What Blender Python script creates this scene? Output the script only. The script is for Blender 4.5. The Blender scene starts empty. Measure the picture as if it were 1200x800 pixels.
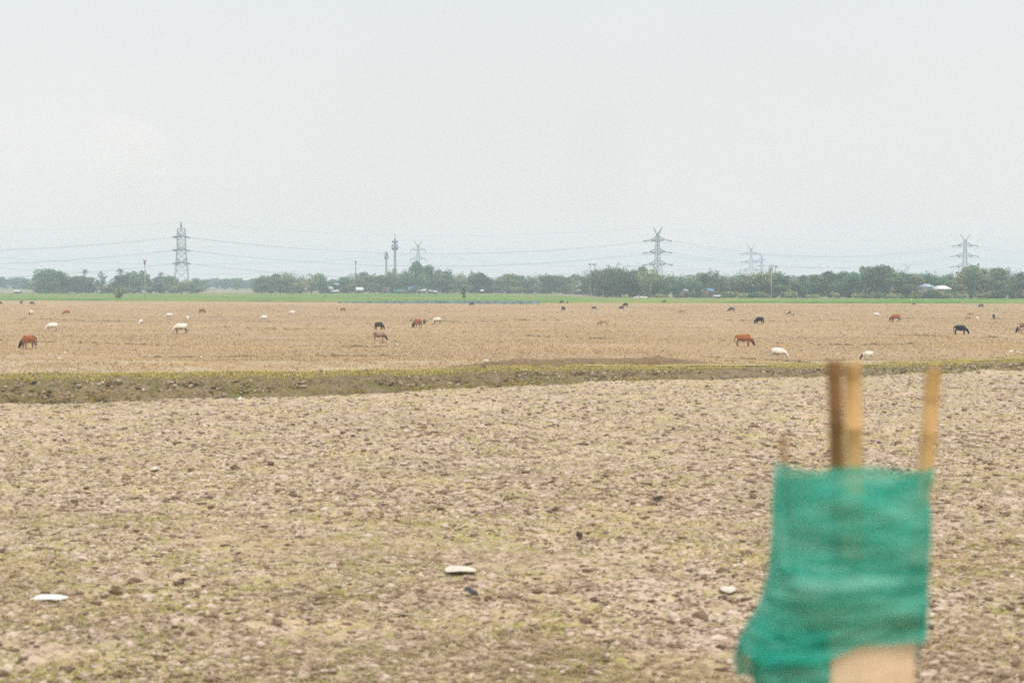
import bpy, math, random
import numpy as np
from mathutils import Vector, Matrix

random.seed(11)
RNG = np.random.default_rng(11)
SC = bpy.context.scene
COL = SC.collection
PI = math.pi

# ------------------------------------------------------------------ camera numbers
CAM_H = 5.4                      # eye height of a passenger in a train on its embankment
FPX = 1667.0                     # focal length in pixels of the 1200 px wide photo (50 mm)
PITCH = math.atan(70.0 / FPX)
CP, SP = math.cos(PITCH), math.sin(PITCH)


def ray(px, py):
    u = (px - 600.0) / FPX
    v = (400.0 - py) / FPX
    return Vector((u, CP + v * SP, -SP + v * CP))


def on_ground(px, py, z=0.0):
    d = ray(px, py)
    t = (z - CAM_H) / d.z
    return Vector((d.x * t, d.y * t, z))


def at_depth(px, py, Y):
    d = ray(px, py)
    t = Y / d.y
    return Vector((d.x * t, Y, CAM_H + d.z * t))


# ------------------------------------------------------------------ object helpers
def tag(o, label=None, cat=None, group=None, kind=None):
    if label: o['label'] = label
    if cat: o['category'] = cat
    if group: o['group'] = group
    if kind: o['kind'] = kind
    return o


def empty(name, loc, rz=0.0):
    o = bpy.data.objects.new(name, None)
    o.location = loc
    o.rotation_euler = (0, 0, rz)
    o.empty_display_size = 0.2
    COL.objects.link(o)
    return o


def np_mesh(name, V, F, smooth=False):
    """V (n,3), F list of arrays (m,3) or (m,4)"""
    me = bpy.data.meshes.new(name)
    V = np.ascontiguousarray(V, np.float32)
    if not isinstance(F, list): F = [F]
    F = [np.asarray(f, np.int32) for f in F if len(f)]
    loops = np.concatenate([f.ravel() for f in F])
    sizes = np.concatenate([np.full(len(f), f.shape[1], np.int32) for f in F])
    starts = np.concatenate([[0], np.cumsum(sizes)[:-1]]).astype(np.int32)
    me.vertices.add(len(V)); me.vertices.foreach_set('co', V.ravel())
    me.loops.add(len(loops)); me.loops.foreach_set('vertex_index', loops.astype(np.int32))
    me.polygons.add(len(sizes))
    me.polygons.foreach_set('loop_start', starts)
    if smooth:
        me.polygons.foreach_set('use_smooth', np.ones(len(sizes), bool))
    me.update(calc_edges=True)
    me.validate()
    return me


def link(name, me, mat=None, parent=None, loc=None):
    o = bpy.data.objects.new(name, me)
    if mat is not None and not me.materials:
        me.materials.append(mat)
    if parent is not None: o.parent = parent
    if loc is not None: o.location = loc
    COL.objects.link(o)
    return o


class MB:
    """collects simple shapes for ONE mesh"""
    def __init__(self):
        self.V = []; self.F3 = []; self.F4 = []; self.n = 0

    def add(self, V, F):
        V = np.asarray(V, float)
        for f in F:
            f = [i + self.n for i in f]
            (self.F3 if len(f) == 3 else self.F4).append(f)
        self.V.append(V); self.n += len(V)

    def box(self, c, s, rz=0.0):
        c = np.array(c, float); h = np.array(s, float) / 2
        P = np.array([[x, y, z] for x in (-1, 1) for y in (-1, 1) for z in (-1, 1)], float) * h
        if rz:
            cs, sn = math.cos(rz), math.sin(rz)
            P = np.stack([P[:, 0] * cs - P[:, 1] * sn, P[:, 0] * sn + P[:, 1] * cs, P[:, 2]], 1)
        self.add(P + c, [(0, 1, 3, 2), (4, 6, 7, 5), (0, 4, 5, 1), (2, 3, 7, 6), (0, 2, 6, 4), (1, 5, 7, 3)])

    def tube(self, pts, rad, n=6, cap=True):
        pts = [Vector(p) for p in pts]
        if not hasattr(rad, '__len__'): rad = [rad] * len(pts)
        V = []
        ref = Vector((0.37, 0.91, 0.17)).normalized()
        for i, p in enumerate(pts):
            a = pts[max(i - 1, 0)]; b = pts[min(i + 1, len(pts) - 1)]
            d = (b - a).normalized()
            r = ref if abs(d.dot(ref)) < 0.95 else Vector((1, 0, 0))
            u = d.cross(r).normalized(); w = d.cross(u)
            for k in range(n):
                t = 2 * PI * (k + .5) / n
                V.append(p + (u * math.cos(t) + w * math.sin(t)) * rad[i])
        F = []
        for i in range(len(pts) - 1):
            for k in range(n):
                F.append((i * n + k, i * n + (k + 1) % n, (i + 1) * n + (k + 1) % n, (i + 1) * n + k))
        if cap:
            m = len(V)
            V.append(pts[0]); V.append(pts[-1])
            for k in range(n):
                F.append((m, (k + 1) % n, k))
                F.append((m + 1, (len(pts) - 1) * n + k, (len(pts) - 1) * n + (k + 1) % n))
        self.add([tuple(v) for v in V], F)

    def bar(self, a, b, w):
        self.tube([a, b], w * .7071, n=4)

    def mesh(self, name, smooth=False):
        V = np.concatenate(self.V)
        return np_mesh(name, V, [np.array(self.F3, np.int32).reshape(-1, 3), np.array(self.F4, np.int32).reshape(-1, 4)], smooth)

    def build(self, name, mat, parent=None, smooth=False, loc=None):
        return link(name, self.mesh(name, smooth), mat, parent, loc)


# ------------------------------------------------------------------ numpy noise
_T = RNG.random((256, 256))


def vnoise(x, y, seed=0):
    xi = np.floor(x).astype(int); yi = np.floor(y).astype(int)
    fx = x - xi; fy = y - yi
    fx = fx * fx * fx * (fx * (fx * 6 - 15) + 10); fy = fy * fy * fy * (fy * (fy * 6 - 15) + 10)
    xi = xi + seed * 37; yi = yi + seed * 91
    a = _T[xi & 255, yi & 255]; b = _T[(xi + 1) & 255, yi & 255]
    c = _T[xi & 255, (yi + 1) & 255]; d = _T[(xi + 1) & 255, (yi + 1) & 255]
    return (a * (1 - fx) + b * fx) * (1 - fy) + (c * (1 - fx) + d * fx) * fy


def fbm(x, y, octv=4, seed=0, gain=.5):
    s = 0; a = 1; t = 0
    for k in range(octv):
        s = s + a * (vnoise(x * 2 ** k + 17.3 * k, y * 2 ** k - 9.1 * k, seed + k) - .5); t += a; a *= gain
    return s / t * 2


# ------------------------------------------------------------------ materials
def lin(r, g, b):
    f = lambda c: (c / 255) / 12.92 if c <= 10 else (((c / 255) + .055) / 1.055) ** 2.4
    return (f(r), f(g), f(b), 1)


class NT:
    def __init__(self, name):
        self.m = bpy.data.materials.new(name); self.m.use_nodes = True
        self.t = self.m.node_tree; self.N = self.t.nodes
        self.b = self.N['Principled BSDF']; self.out = self.N['Material Output']
        self.b.inputs['Roughness'].default_value = .9
        self.b.inputs['Specular IOR Level'].default_value = .2

    def n(self, typ, **kw):
        o = self.N.new(typ)
        for k, v in kw.items(): setattr(o, k, v)
        return o

    def l(self, a, b): self.t.links.new(a, b)

    def pos(self, space='Object', scale=(1, 1, 1)):
        tc = self.n('ShaderNodeTexCoord'); mp = self.n('ShaderNodeMapping')
        mp.inputs['Scale'].default_value = scale
        self.l(tc.outputs[space], mp.inputs['Vector'])
        return mp.outputs[0]

    def noise(self, vec, scale, detail=4, rough=.6, dist=0.0):
        o = self.n('ShaderNodeTexNoise'); o.inputs['Scale'].default_value = scale
        o.inputs['Detail'].default_value = detail; o.inputs['Roughness'].default_value = rough
        o.inputs['Distortion'].default_value = dist
        self.l(vec, o.inputs['Vector']); return o.outputs['Fac']

    def ramp(self, fac, stops, interp='LINEAR'):
        o = self.n('ShaderNodeValToRGB'); e = o.color_ramp.elements
        o.color_ramp.interpolation = interp
        while len(e) < len(stops): e.new(.5)
        for i, (p, c) in enumerate(stops):
            e[i].position = p; e[i].color = c if len(c) == 4 else (*c, 1)
        self.l(fac, o.inputs[0]); return o.outputs[0]

    def mix(self, fac, a, b, mode='MIX'):
        o = self.n('ShaderNodeMix', data_type='RGBA', blend_type=mode)
        for sock, v in ((o.inputs[0], fac), (o.inputs[6], a), (o.inputs[7], b)):
            if isinstance(v, (int, float)): sock.default_value = v
            elif isinstance(v, (tuple, list)): sock.default_value = v if len(v) == 4 else (*v, 1)
            else: self.l(v, sock)
        return o.outputs[2]

    def mrange(self, v, a, b, c=0.0, d=1.0):
        o = self.n('ShaderNodeMapRange'); o.interpolation_type = 'SMOOTHSTEP'
        for i, x in enumerate((a, b, c, d)): o.inputs[1 + i].default_value = x
        self.l(v, o.inputs[0]); return o.outputs[0]

    def bump(self, h, strength=.5, dist=.02):
        o = self.n('ShaderNodeBump'); o.inputs['Strength'].default_value = strength
        o.inputs['Distance'].default_value = dist
        self.l(h, o.inputs['Height']); self.l(o.outputs[0], self.b.inputs['Normal'])

    def col(self, c):
        if isinstance(c, tuple): self.b.inputs['Base Color'].default_value = c if len(c) == 4 else (*c, 1)
        else: self.l(c, self.b.inputs['Base Color'])
        return self.m


BW = lambda v: (v, v, v, 1)


def simple(name, rgb, var=.25, scale=3.0, rough=.85, metal=0.0):
    k = NT(name); p = k.pos()
    f = k.noise(p, scale)
    lo = tuple(c * (1 - var) for c in rgb[:3]); hi = tuple(min(1, c * (1 + var)) for c in rgb[:3])
    k.col(k.ramp(f, [(.3, lo), (.7, hi)])); k.b.inputs['Roughness'].default_value = rough
    k.b.inputs['Metallic'].default_value = metal
    return k.m


def soil_material(name, pal, green=.5, coarse=.35, fine=3.0, micro=14.0, stretch=.7, bump=.5, pale=None):
    """pal: dark, mid, light, straw, green"""
    dark, mid, light, straw, grn = pal
    k = NT(name); p = k.pos('Object', (stretch, 1, 1))
    big = k.noise(p, coarse * .25, 3); med = k.noise(p, coarse, 5, .65)
    fin = k.noise(p, fine, 5, .7); mic = k.noise(p, micro, 3, .7)
    base = k.ramp(fin, [(.30, dark), (.43, mid), (.56, light), (.72, mid)])
    base = k.mix(k.ramp(mic, [(.44, BW(0)), (.62, BW(.75))]), base, light)
    st = k.ramp(med, [(.42, BW(0)), (.6, BW(.75))])
    base = k.mix(st, base, k.mix(.55, base, straw))
    mic2 = k.noise(k.pos('Object', (stretch * 1.3, 1.1, 1)), micro * .8, 3, .7)
    base = k.mix(k.ramp(mic2, [(.53, BW(0)), (.68, BW(.85))]), base, dark)
    gm = k.noise(k.pos('Object', (.8, 1, 1)), coarse * 1.7, 6, .72, .4)
    gm2 = k.noise(k.pos('Object', (.8, 1.1, 1)), fine * 1.3, 4, .7)
    gr = k.ramp(gm, [(.62 - .14 * green, BW(0)), (.74 - .1 * green, BW(1))])
    gr = k.mix(1.0, gr, k.ramp(gm2, [(.4, BW(0)), (.58, BW(.8))]), 'MULTIPLY')
    base = k.mix(gr, base, grn)
    base = k.mix(1.0, base, k.ramp(big, [(.35, BW(.86)), (.65, BW(1.0))]), 'MULTIPLY')
    if pale:
        pf = k.noise(k.pos('Object', (.16, 1, 1)), .09, 5, .7, .3)
        base = k.mix(k.ramp(pf, [(.55, BW(0)), (.68, BW(.6))]), base, pale)
        pd = k.noise(k.pos('Object', (.10, 1, 1)), .16, 4, .7, .3)
        base = k.mix(k.ramp(pd, [(.58, BW(0)), (.7, BW(.55))]), base, dark)
    k.bump(fin, bump, .05)
    return k.col(base)


# base colours (albedo)
S_DARK, S_MID, S_LIGHT = (.105, .068, .042, 1), (.345, .243, .172, 1), (.60, .47, .37, 1)
S_STRAW, S_GREEN = (.50, .36, .15, 1), (.30, .30, .07, 1)
M_PLOUGH = soil_material('ploughed_soil', (S_DARK, S_MID, S_LIGHT, S_STRAW, S_GREEN), green=1.45, coarse=.42, fine=3.2, micro=11, stretch=.6)
M_STUBBLE = soil_material('stubble_soil', ((.17, .108, .055, 1), (.305, .20, .10, 1), (.45, .32, .185, 1), (.42, .265, .085, 1), (.22, .19, .05, 1)),
                          green=.25, coarse=.16, fine=1.3, micro=5, stretch=.35, pale=(.44, .34, .26, 1))
M_BANK = soil_material('bank_soil', ((.045, .031, .018, 1), (.125, .089, .052, 1), (.26, .19, .125, 1), (.22, .165, .055, 1), (.15, .15, .03, 1)),
                       green=1.3, coarse=.32, fine=2.2, micro=8, stretch=.6)
M_GROUND = soil_material('dry_ground', ((.14, .11, .07, 1), (.24, .19, .12, 1), (.33, .27, .19, 1), (.22, .2, .09, 1), (.13, .15, .05, 1)),
                         green=1.2, coarse=.02, fine=.15, micro=.9, stretch=.5)
M_RIDGE = soil_material('ridge_soil', ((.06, .045, .025, 1), (.14, .098, .054, 1), (.24, .17, .1, 1), (.17, .13, .045, 1), (.09, .1, .025, 1)),
                        green=1.2, coarse=.9, fine=3, micro=9, stretch=.6)


def clod_material():
    k = NT('clod_earth'); g = k.n('ShaderNodeNewGeometry')
    c = k.ramp(g.outputs['Random Per Island'], [(0, (.10, .062, .038)), (.2, (.25, .168, .115)), (.5, (.43, .32, .235)), (.85, (.57, .455, .36)), (1, (.62, .51, .41))])
    f = k.noise(k.pos(), 14, 3)
    return k.col(k.mix(1.0, c, k.ramp(f, [(.3, BW(.75)), (.7, BW(1.1))]), 'MULTIPLY'))


def blade_material(name, stops):
    k = NT(name); g = k.n('ShaderNodeNewGeometry')
    c = k.ramp(g.outputs['Random Per Island'], stops)
    k.col(c)
    tr = k.n('ShaderNodeBsdfTranslucent'); k.l(c, tr.inputs[0])
    mx = k.n('ShaderNodeMixShader'); mx.inputs[0].default_value = .25
    k.l(k.b.outputs[0], mx.inputs[1]); k.l(tr.outputs[0], mx.inputs[2]); k.l(mx.outputs[0], k.out.inputs[0])
    return k.m


M_CLOD = clod_material()
kb = NT('bank_clod_earth'); gb = kb.n('ShaderNodeNewGeometry')
M_BANKCLOD = kb.col(kb.ramp(gb.outputs['Random Per Island'], [(0, (.06, .044, .026)), (.35, (.15, .112, .066)), (.7, (.26, .195, .125)), (.88, (.42, .33, .24)), (1, (.55, .46, .37))]))
M_STRAW = blade_material('dry_straw', [(0, (.24, .16, .08)), (.4, (.38, .27, .14)), (.8, (.5, .39, .22)), (1, (.56, .47, .32))])
M_STRAW_FAR = blade_material('stubble_straw', [(0, (.14, .085, .04)), (.15, (.30, .195, .075)), (.65, (.47, .325, .135)), (1, (.66, .52, .33))])
M_GRASS = blade_material('green_grass', [(0, (.14, .175, .02)), (.5, (.29, .325, .045)), (1, (.47, .43, .11))])
M_BANKGRASS = blade_material('bank_grass', [(0, (.22, .215, .03)), (.4, (.46, .40, .075)), (.8, (.64, .50, .15)), (1, (.74, .60, .28))])
M_CROP = blade_material('crop_green', [(0, (.075, .17, .03)), (.5, (.12, .25, .04)), (1, (.22, .31, .06))])


def leaf_material(name, stops):
    k = NT(name); g = k.n('ShaderNodeNewGeometry'); oi = k.n('ShaderNodeObjectInfo')
    c = k.ramp(g.outputs['Random Per Island'], stops)
    hs = k.n('ShaderNodeHueSaturation')
    mr = k.n('ShaderNodeMapRange'); mr.inputs[3].default_value = .62; mr.inputs[4].default_value = 1.5
    k.l(oi.outputs['Random'], mr.inputs[0]); k.l(mr.outputs[0], hs.inputs['Value'])
    mr2 = k.n('ShaderNodeMapRange'); mr2.inputs[3].default_value = .475; mr2.inputs[4].default_value = .52
    ml = k.n('ShaderNodeMath', operation='FRACT'); m2 = k.n('ShaderNodeMath', operation='MULTIPLY'); m2.inputs[1].default_value = 7.3
    k.l(oi.outputs['Random'], m2.inputs[0]); k.l(m2.outputs[0], ml.inputs[0]); k.l(ml.outputs[0], mr2.inputs[0]); k.l(mr2.outputs[0], hs.inputs['Hue'])
    k.l(c, hs.inputs['Color']); k.col(hs.outputs[0])
    k.b.inputs['Roughness'].default_value = .65
    tr = k.n('ShaderNodeBsdfTranslucent'); k.l(hs.outputs[0], tr.inputs[0])
    mx = k.n('ShaderNodeMixShader'); mx.inputs[0].default_value = .2
    k.l(k.b.outputs[0], mx.inputs[1]); k.l(tr.outputs[0], mx.inputs[2]); k.l(mx.outputs[0], k.out.inputs[0])
    return k.m


LEAF = {
    'dark': leaf_material('leaf_dark_green', [(0, (.012, .045, .022)), (.5, (.032, .10, .046)), (1, (.09, .19, .075))]),
    'mid': leaf_material('leaf_mid_green', [(0, (.02, .065, .026)), (.5, (.068, .155, .056)), (1, (.17, .27, .10))]),
    'olive': leaf_material('leaf_olive_dry', [(0, (.05, .08, .03)), (.5, (.18, .215, .08)), (1, (.38, .39, .17))]),
}
M_BARK = simple('tree_bark', (.13, .10, .075), .4, 2.0)
M_PALMBARK = simple('palm_bark', (.17, .15, .125), .35, 2.0)
M_STEEL = simple('galvanised_steel', (.13, .15, .18), .2, .3, .55, .3)
M_STEEL_DARK = simple('weathered_steel', (.06, .075, .115), .2, .3, .6, .2)
M_INSUL = simple('insulator_glass', (.02, .022, .05), .2, .5, .3)
M_WIRE = simple('aluminium_wire', (.16, .17, .18), .1, .1, .5, .3)
M_CONC = simple('pole_concrete', (.36, .35, .33), .15, 1.0)
M_WHITE_SCRAP = simple('white_plastic', (.68, .66, .62), .08, 6.0, .6)
M_STONE = simple('pale_stone', (.60, .53, .44), .15, 9.0, .8)
M_DARKRAG = simple('dark_plastic', (.035, .04, .05), .4, 9.0, .5)
M_DARKCLOD = simple('dark_clod', (.06, .042, .03), .4, 9.0, .9)
M_EGRET = simple('white_feather', (.80, .79, .76), .05, 6.0, .7)
M_BEAK = simple('yellow_beak', (.5, .3, .05), .1, 6.0, .6)
M_TEAL = simple('teal_fence_net', (.17, .27, .27), .35, .4, .8)
M_POST = simple('wooden_post', (.14, .11, .08), .3, 3.0)


# ------------------------------------------------------------------ ground
def grid_mesh(name, xs, ys, zf, smooth=True):
    X, Y = np.meshgrid(xs, ys)
    Z = zf(X, Y)
    V = np.stack([X.ravel(), Y.ravel(), Z.ravel()], 1)
    nx, ny = len(xs), len(ys)
    i = (np.arange(ny - 1)[:, None] * nx + np.arange(nx - 1)[None, :]).ravel()
    F = np.stack([i, i + 1, i + 1 + nx, i + nx], 1)
    return np_mesh(name, V, F, smooth)


# bank across the middle: foot line, height, top width (from where its foot and crest lie)
BANK = [  # x, y(foot), height
    (-60, 45.0, 1.05), (-22.3, 62.0, 1.0), (-13.0, 65.2, .95), (-6.1, 68.5, .85), (4.6, 75.5, .62), (19.2, 80.0, .46), (31, 86.5, .42), (60, 100, .4), (90, 113, .4)]
_bx = np.array([b[0] for b in BANK]); _by = np.array([b[1] for b in BANK]); _bh = np.array([b[2] for b in BANK])


def bank_foot(x): return np.interp(x, _bx, _by)


def near_z(X, Y):
    z = .10 * fbm(X * .35, Y * .45, 3, 1) + .055 * fbm(X * 1.3, Y * 1.6, 3, 4)
    z = z + .10 * np.abs(fbm(X * 1.9, Y * 2.6, 4, 9, .6)) + .06 * np.abs(fbm(X * 4.2, Y * 5.6, 3, 15, .6))
    edge = np.clip((Y - 14) / 4, 0, 1) * np.clip((bank_foot(X) + 5 - Y) / 4, 0, 1) * np.clip((44 - np.abs(X)) / 4, 0, 1)
    return z * edge + .02


xs = np.arange(-46, 46.01, .095)
ys = np.concatenate([np.arange(13, 45, .075), np.arange(45, 97, .11)])
field = link('ploughed_field', grid_mesh('ploughed_field', xs, ys, near_z), M_PLOUGH)
tag(field, kind='structure')


def far_z(X, Y):
    e = np.clip((Y - bank_foot(X) - 2) / 6, 0, 1)
    return (.035 * fbm(X * .3, Y * .25, 3, 22) + .03 * np.abs(fbm(X * 1.6, Y * 1.2, 2, 25))) * e - .06 * (1 - e) + .012


# stubble field beyond the bank out to the crop
EDGE_L, EDGE_M, EDGE_R = on_ground(0, 352), on_ground(600, 355), on_ground(1200, 355.6)


def edge_y(x):
    return np.interp(x, [-400, EDGE_L.x, EDGE_M.x, EDGE_R.x, 400], [500, EDGE_L.y, EDGE_M.y, EDGE_R.y, 340])


def field_strip(name, f0, f1, x0, x1, nx, ny, zf, mat, power=1.0):
    s = np.linspace(0, 1, ny) ** power
    X = np.linspace(x0, x1, nx)[None, :].repeat(ny, 0)
    Y = f0(X) * (1 - s[:, None]) + f1(X) * s[:, None]
    Z = zf(X, Y)
    V = np.stack([X.ravel(), Y.ravel(), Z.ravel()], 1)
    i = (np.arange(ny - 1)[:, None] * nx + np.arange(nx - 1)[None, :]).ravel()
    F = np.stack([i, i + 1, i + 1 + nx, i + nx], 1)
    return link(name, np_mesh(name, V, F, True), mat)


stub = field_strip('stubble_field', lambda x: bank_foot(x) + 1.5, edge_y, -260, 260, 700, 700, far_z, M_STUBBLE, 1.6)
tag(stub, kind='structure')

# one big sheet to the horizon, dipping a little under the detailed fields
gx = np.concatenate([np.linspace(-2050, -320, 18), np.linspace(-300, 300, 61), np.linspace(320, 2050, 18)])
gy = np.concatenate([np.linspace(-500, -20, 8), np.linspace(-10, 480, 90), np.linspace(500, 2600, 40)])


def ground_z(X, Y):
    inside = (np.abs(X) < 270) & (Y > 5) & (Y < edge_y(X) + 8)
    return np.where(inside, -.35, 0.0) - .02


ground = link('ground', grid_mesh('ground', gx, gy, ground_z), M_GROUND); tag(ground, kind='structure')

# railway embankment the train runs on (below and beside the camera)
EMB = [(-12, 0), (-7, 3.25), (6.6, 3.25), (7.6, 2.9), (11.5, .25), (13.6, -.1)]
ex = np.arange(-120, 120.01, .6); ey = np.arange(-12, 13.61, .2)
emb = grid_mesh('railway_embankment', ex, ey, lambda X, Y: np.interp(Y, [e[0] for e in EMB], [e[1] for e in EMB]) + .05 * fbm(X * .8, Y * .8, 3, 33))
tag(link('railway_embankment', emb, M_BANK), kind='structure')


# the earth bank
def build_bank():
    n = 2000
    X = np.linspace(-60, 90, n)
    foot = bank_foot(X); hh = np.interp(X, _bx, _bh)
    hh = hh * (1 + .12 * fbm(X * .12, X * 0, 3, 41)) + .05 * fbm(X * .5, X * 0, 2, 43)
    foot = foot + .5 * fbm(X * .15, X * 0, 3, 44)
    d = np.concatenate([np.linspace(-.6, 0, 6), np.linspace(.08, 1.7, 26), np.linspace(1.8, 5.6, 40), np.linspace(5.7, 8.5, 18)])
    prof = np.interp(d, [-.6, 0, .25, 1.1, 1.7, 2.3, 5.0, 5.8, 8.5], [-.12, .03, .18, .76, .93, .99, 1.03, .94, -.25])
    D, XX = np.meshgrid(d, X, indexing='ij')
    H = prof[:, None] * hh[None, :]
    Y = foot[None, :] + D
    rough = .22 * fbm(XX * 1.1, D * 1.9, 4, 50, .6) + .20 * np.abs(fbm(XX * 2.6, D * 3.5, 3, 55, .6))
    face = np.interp(d, [-.6, 0, .3, 1.3, 2.0, 5, 5.5, 8.5], [.3, .6, 1, 1, .35, .25, .6, .4])[:, None]
    Z = H + rough * face * np.maximum(hh, .55)[None, :] * .9
    V = np.stack([XX.ravel(), Y.ravel(), Z.ravel()], 1)
    m = len(d)
    i = (np.arange(m - 1)[:, None] * n + np.arange(n - 1)[None, :]).ravel()
    F = np.stack([i, i + 1, i + 1 + n, i + n], 1)
    return np_mesh('earth_bank', V, F, True), (d, prof, X, foot, hh)


bank_me, BK = build_bank()
tag(link('earth_bank', bank_me, M_BANK), kind='structure')


def bank_top_z(x, d):
    return np.interp(d, BK[0], BK[1]) * np.interp(x, BK[2], BK[4])


def bank_y(x, d): return np.interp(x, BK[2], BK[3]) + d


# trodden pale path on the bank's crest, at the right
def crest_path():
    X = np.linspace(4, 60, 500); rows = np.array([0, .25, .5, .75, 1.0])
    c = 3.4 + .35 * np.sin(X * .25) ; w = .34 * np.clip(.45 + 1.6 * fbm(X * .3, X * 0, 4, 60, .65), .02, 1.2) * np.interp(X, [4, 8, 60], [.1, 1, 1])
    D = c[None, :] + (rows[:, None] - .5) * 2 * w[None, :]
    Z = bank_top_z(X[None, :], D) + .085 + .02 * np.sin(rows * PI)[:, None]
    V = np.stack([X[None, :].repeat(5, 0).ravel(), bank_y(X[None, :], D).ravel(), Z.ravel()], 1)
    i = (np.arange(4)[:, None] * 500 + np.arange(499)[None, :]).ravel()
    return np_mesh('path', V, np.stack([i, i + 1, i + 501, i + 500], 1), True)


tag(link('path', crest_path(), simple('trodden_earth', (.46, .38, .24), .15, 2.0)), kind='structure')

# ------------------------------------------------------------------ scattered clods, straw, grass (uncountable)
ICO_V = []
_p = (1 + 5 ** .5) / 2
for a, b in ((1, _p), (-1, _p), (1, -_p), (-1, -_p)):
    ICO_V += [(0, a, b), (a, b, 0), (b, 0, a)]
ICO_V = np.array(ICO_V); ICO_V /= np.linalg.norm(ICO_V[0])


def hull_faces(P):
    F = []
    n = len(P)
    for i in range(n):
        for j in range(i + 1, n):
            for k in range(j + 1, n):
                nr = np.cross(P[j] - P[i], P[k] - P[i])
                s = (P - P[i]) @ nr
                if (s < 1e-6).all(): F.append((i, j, k))
                elif (s > -1e-6).all(): F.append((i, k, j))
    return np.array(F)


ICO_F = hull_faces(ICO_V)


def scatter_blobs(P, S, seed, stretch=1.4, flat=.55):
    r = np.random.default_rng(seed); n = len(P)
    V = ICO_V[None] * (1 + .95 * (r.random((n, 12, 1)) - .5)) * S[:, None, None]
    V = V * np.array([stretch, 1, flat]) * (1 + .5 * (r.random((n, 1, 3)) - .5))
    t = r.normal(0, .5, n); c, s = np.cos(t)[:, None], np.sin(t)[:, None]
    W = np.stack([V[..., 0] * c - V[..., 1] * s, V[..., 0] * s + V[..., 1] * c, V[..., 2]], -1) + P[:, None, :]
    F = (ICO_F[None] + (np.arange(n) * 12)[:, None, None]).reshape(-1, 3)
    return W.reshape(-1, 3), F


def scatter_blades(P, L, W, seed, lie=0.0, along_x=0.0):
    """one bent blade (2 quads) per point; lie 0 = upright, 1 = flat"""
    r = np.random.default_rng(seed); n = len(P)
    az = r.random(n) * 2 * PI
    if along_x: az = np.where(r.random(n) < along_x, r.normal(0, .35, n) + PI * (r.random(n) < .5), az)
    el = (1 - lie) * (1.1 + .4 * r.random(n)) + lie * (.05 + .35 * r.random(n))
    d = np.stack([np.cos(az) * np.cos(el), np.sin(az) * np.cos(el), np.sin(el)], 1)
    d2 = d.copy(); d2[:, 2] *= .55
    side = np.stack([-np.sin(az), np.cos(az), np.zeros(n)], 1)
    sd = np.stack([np.cos(az), np.sin(az), .0 * az], 1)
    side = np.where((r.random(n) < .5)[:, None] & (lie < .5), np.array([1., 0, 0]), side)
    m = P + d * L[:, None] * .55; e = m + d2 * L[:, None] * .5
    w = side * W[:, None] * .5
    V = np.stack([P - w, P + w, m + w * .8, m - w * .8, e + w * .25, e - w * .25], 1).reshape(-1, 3)
    b = (np.arange(n) * 6)[:, None]
    F = np.concatenate([b + np.array([0, 1, 2, 3]), b + np.array([3, 2, 4, 5])], 0)
    return V, F


def view_points(n, y0, y1, power, seed, margin=1.25):
    """points over the field, more of them near the railway"""
    r = np.random.default_rng(seed)
    u = r.random(n)
    y = (y0 ** (1 - power) + u * (y1 ** (1 - power) - y0 ** (1 - power))) ** (1 / (1 - power))
    x = (r.random(n) * 2 - 1) * (y * .37 * (1 + (margin - 1) * .5) + 4.5)
    return x, y, r


x, y, r = view_points(125000, 14.5, 92, 1.25, 3)
k = (y < bank_foot(x) + .4) & (fbm(x * .5, y * .6, 3, 70) + r.random(len(x)) * .9 - .12 > 0)
x, y = x[k], y[k]
sz = .016 + .045 * r.random(len(x)) ** 3.0 * (1 + .9 * (r.random(len(x)) < .05))
sz *= 1 + (y / 70) * .5
x2, y2, r2 = view_points(60000, 32, 92, .6, 13)
k = (y2 < bank_foot(x2) + .4) & (fbm(x2 * .4, y2 * .5, 3, 71) + r2.random(len(x2)) * .9 - .3 > 0)
x = np.concatenate([x, x2[k]]); y = np.concatenate([y, y2[k]]); sz = np.concatenate([sz, (.028 + .075 * r2.random(k.sum()) ** 2.6)])
V, F = scatter_blobs(np.stack([x, y, near_z(x, y) - sz * .05], 1), sz, 5, 1.5, .62)
tag(link('soil_clods', np_mesh('soil_clods', V, F), M_CLOD), 'broken dry earth clods lying all over the ploughed field', 'clods', kind='stuff')

x, y, r = view_points(155000, 14.5, 90, 1.3, 7)
k = (y < bank_foot(x) + .2) & (fbm(x * .35, y * .5, 3, 72) + r.random(len(x)) - .5 > 0)
x, y = x[k], y[k]
V, F = scatter_blades(np.stack([x, y, near_z(x, y) + .015], 1), .10 + .16 * r.random(len(x)), .012 + .016 * r.random(len(x)), 8, .95, .6)
tag(link('straw_litter', np_mesh('straw_litter', V, F), M_STRAW), 'dry straw scraps strewn over the ploughed field', 'straw', kind='stuff')

x, y, r = view_points(310000, 14.5, 85, 1.5, 9)
g = fbm(x * .42 * .8, y * .42, 4, 75)
k = (y < bank_foot(x)) & (g + .4 * fbm(x * 1.8, y * 1.8, 2, 77) > .06 + .3 * (r.random(len(x)) - .5) + .25 * np.clip((y - 30) / 40, 0, 1))
x, y = x[k], y[k]
V, F = scatter_blades(np.stack([x, y, near_z(x, y) - .005], 1), .03 + .05 * r.random(len(x)), .009 + .011 * r.random(len(x)), 10, .5)
tag(link('sprouting_grass', np_mesh('sprouting_grass', V, F), M_GRASS), 'sparse green grass sprouting between the clods of the near field', 'grass', kind='stuff')

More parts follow.
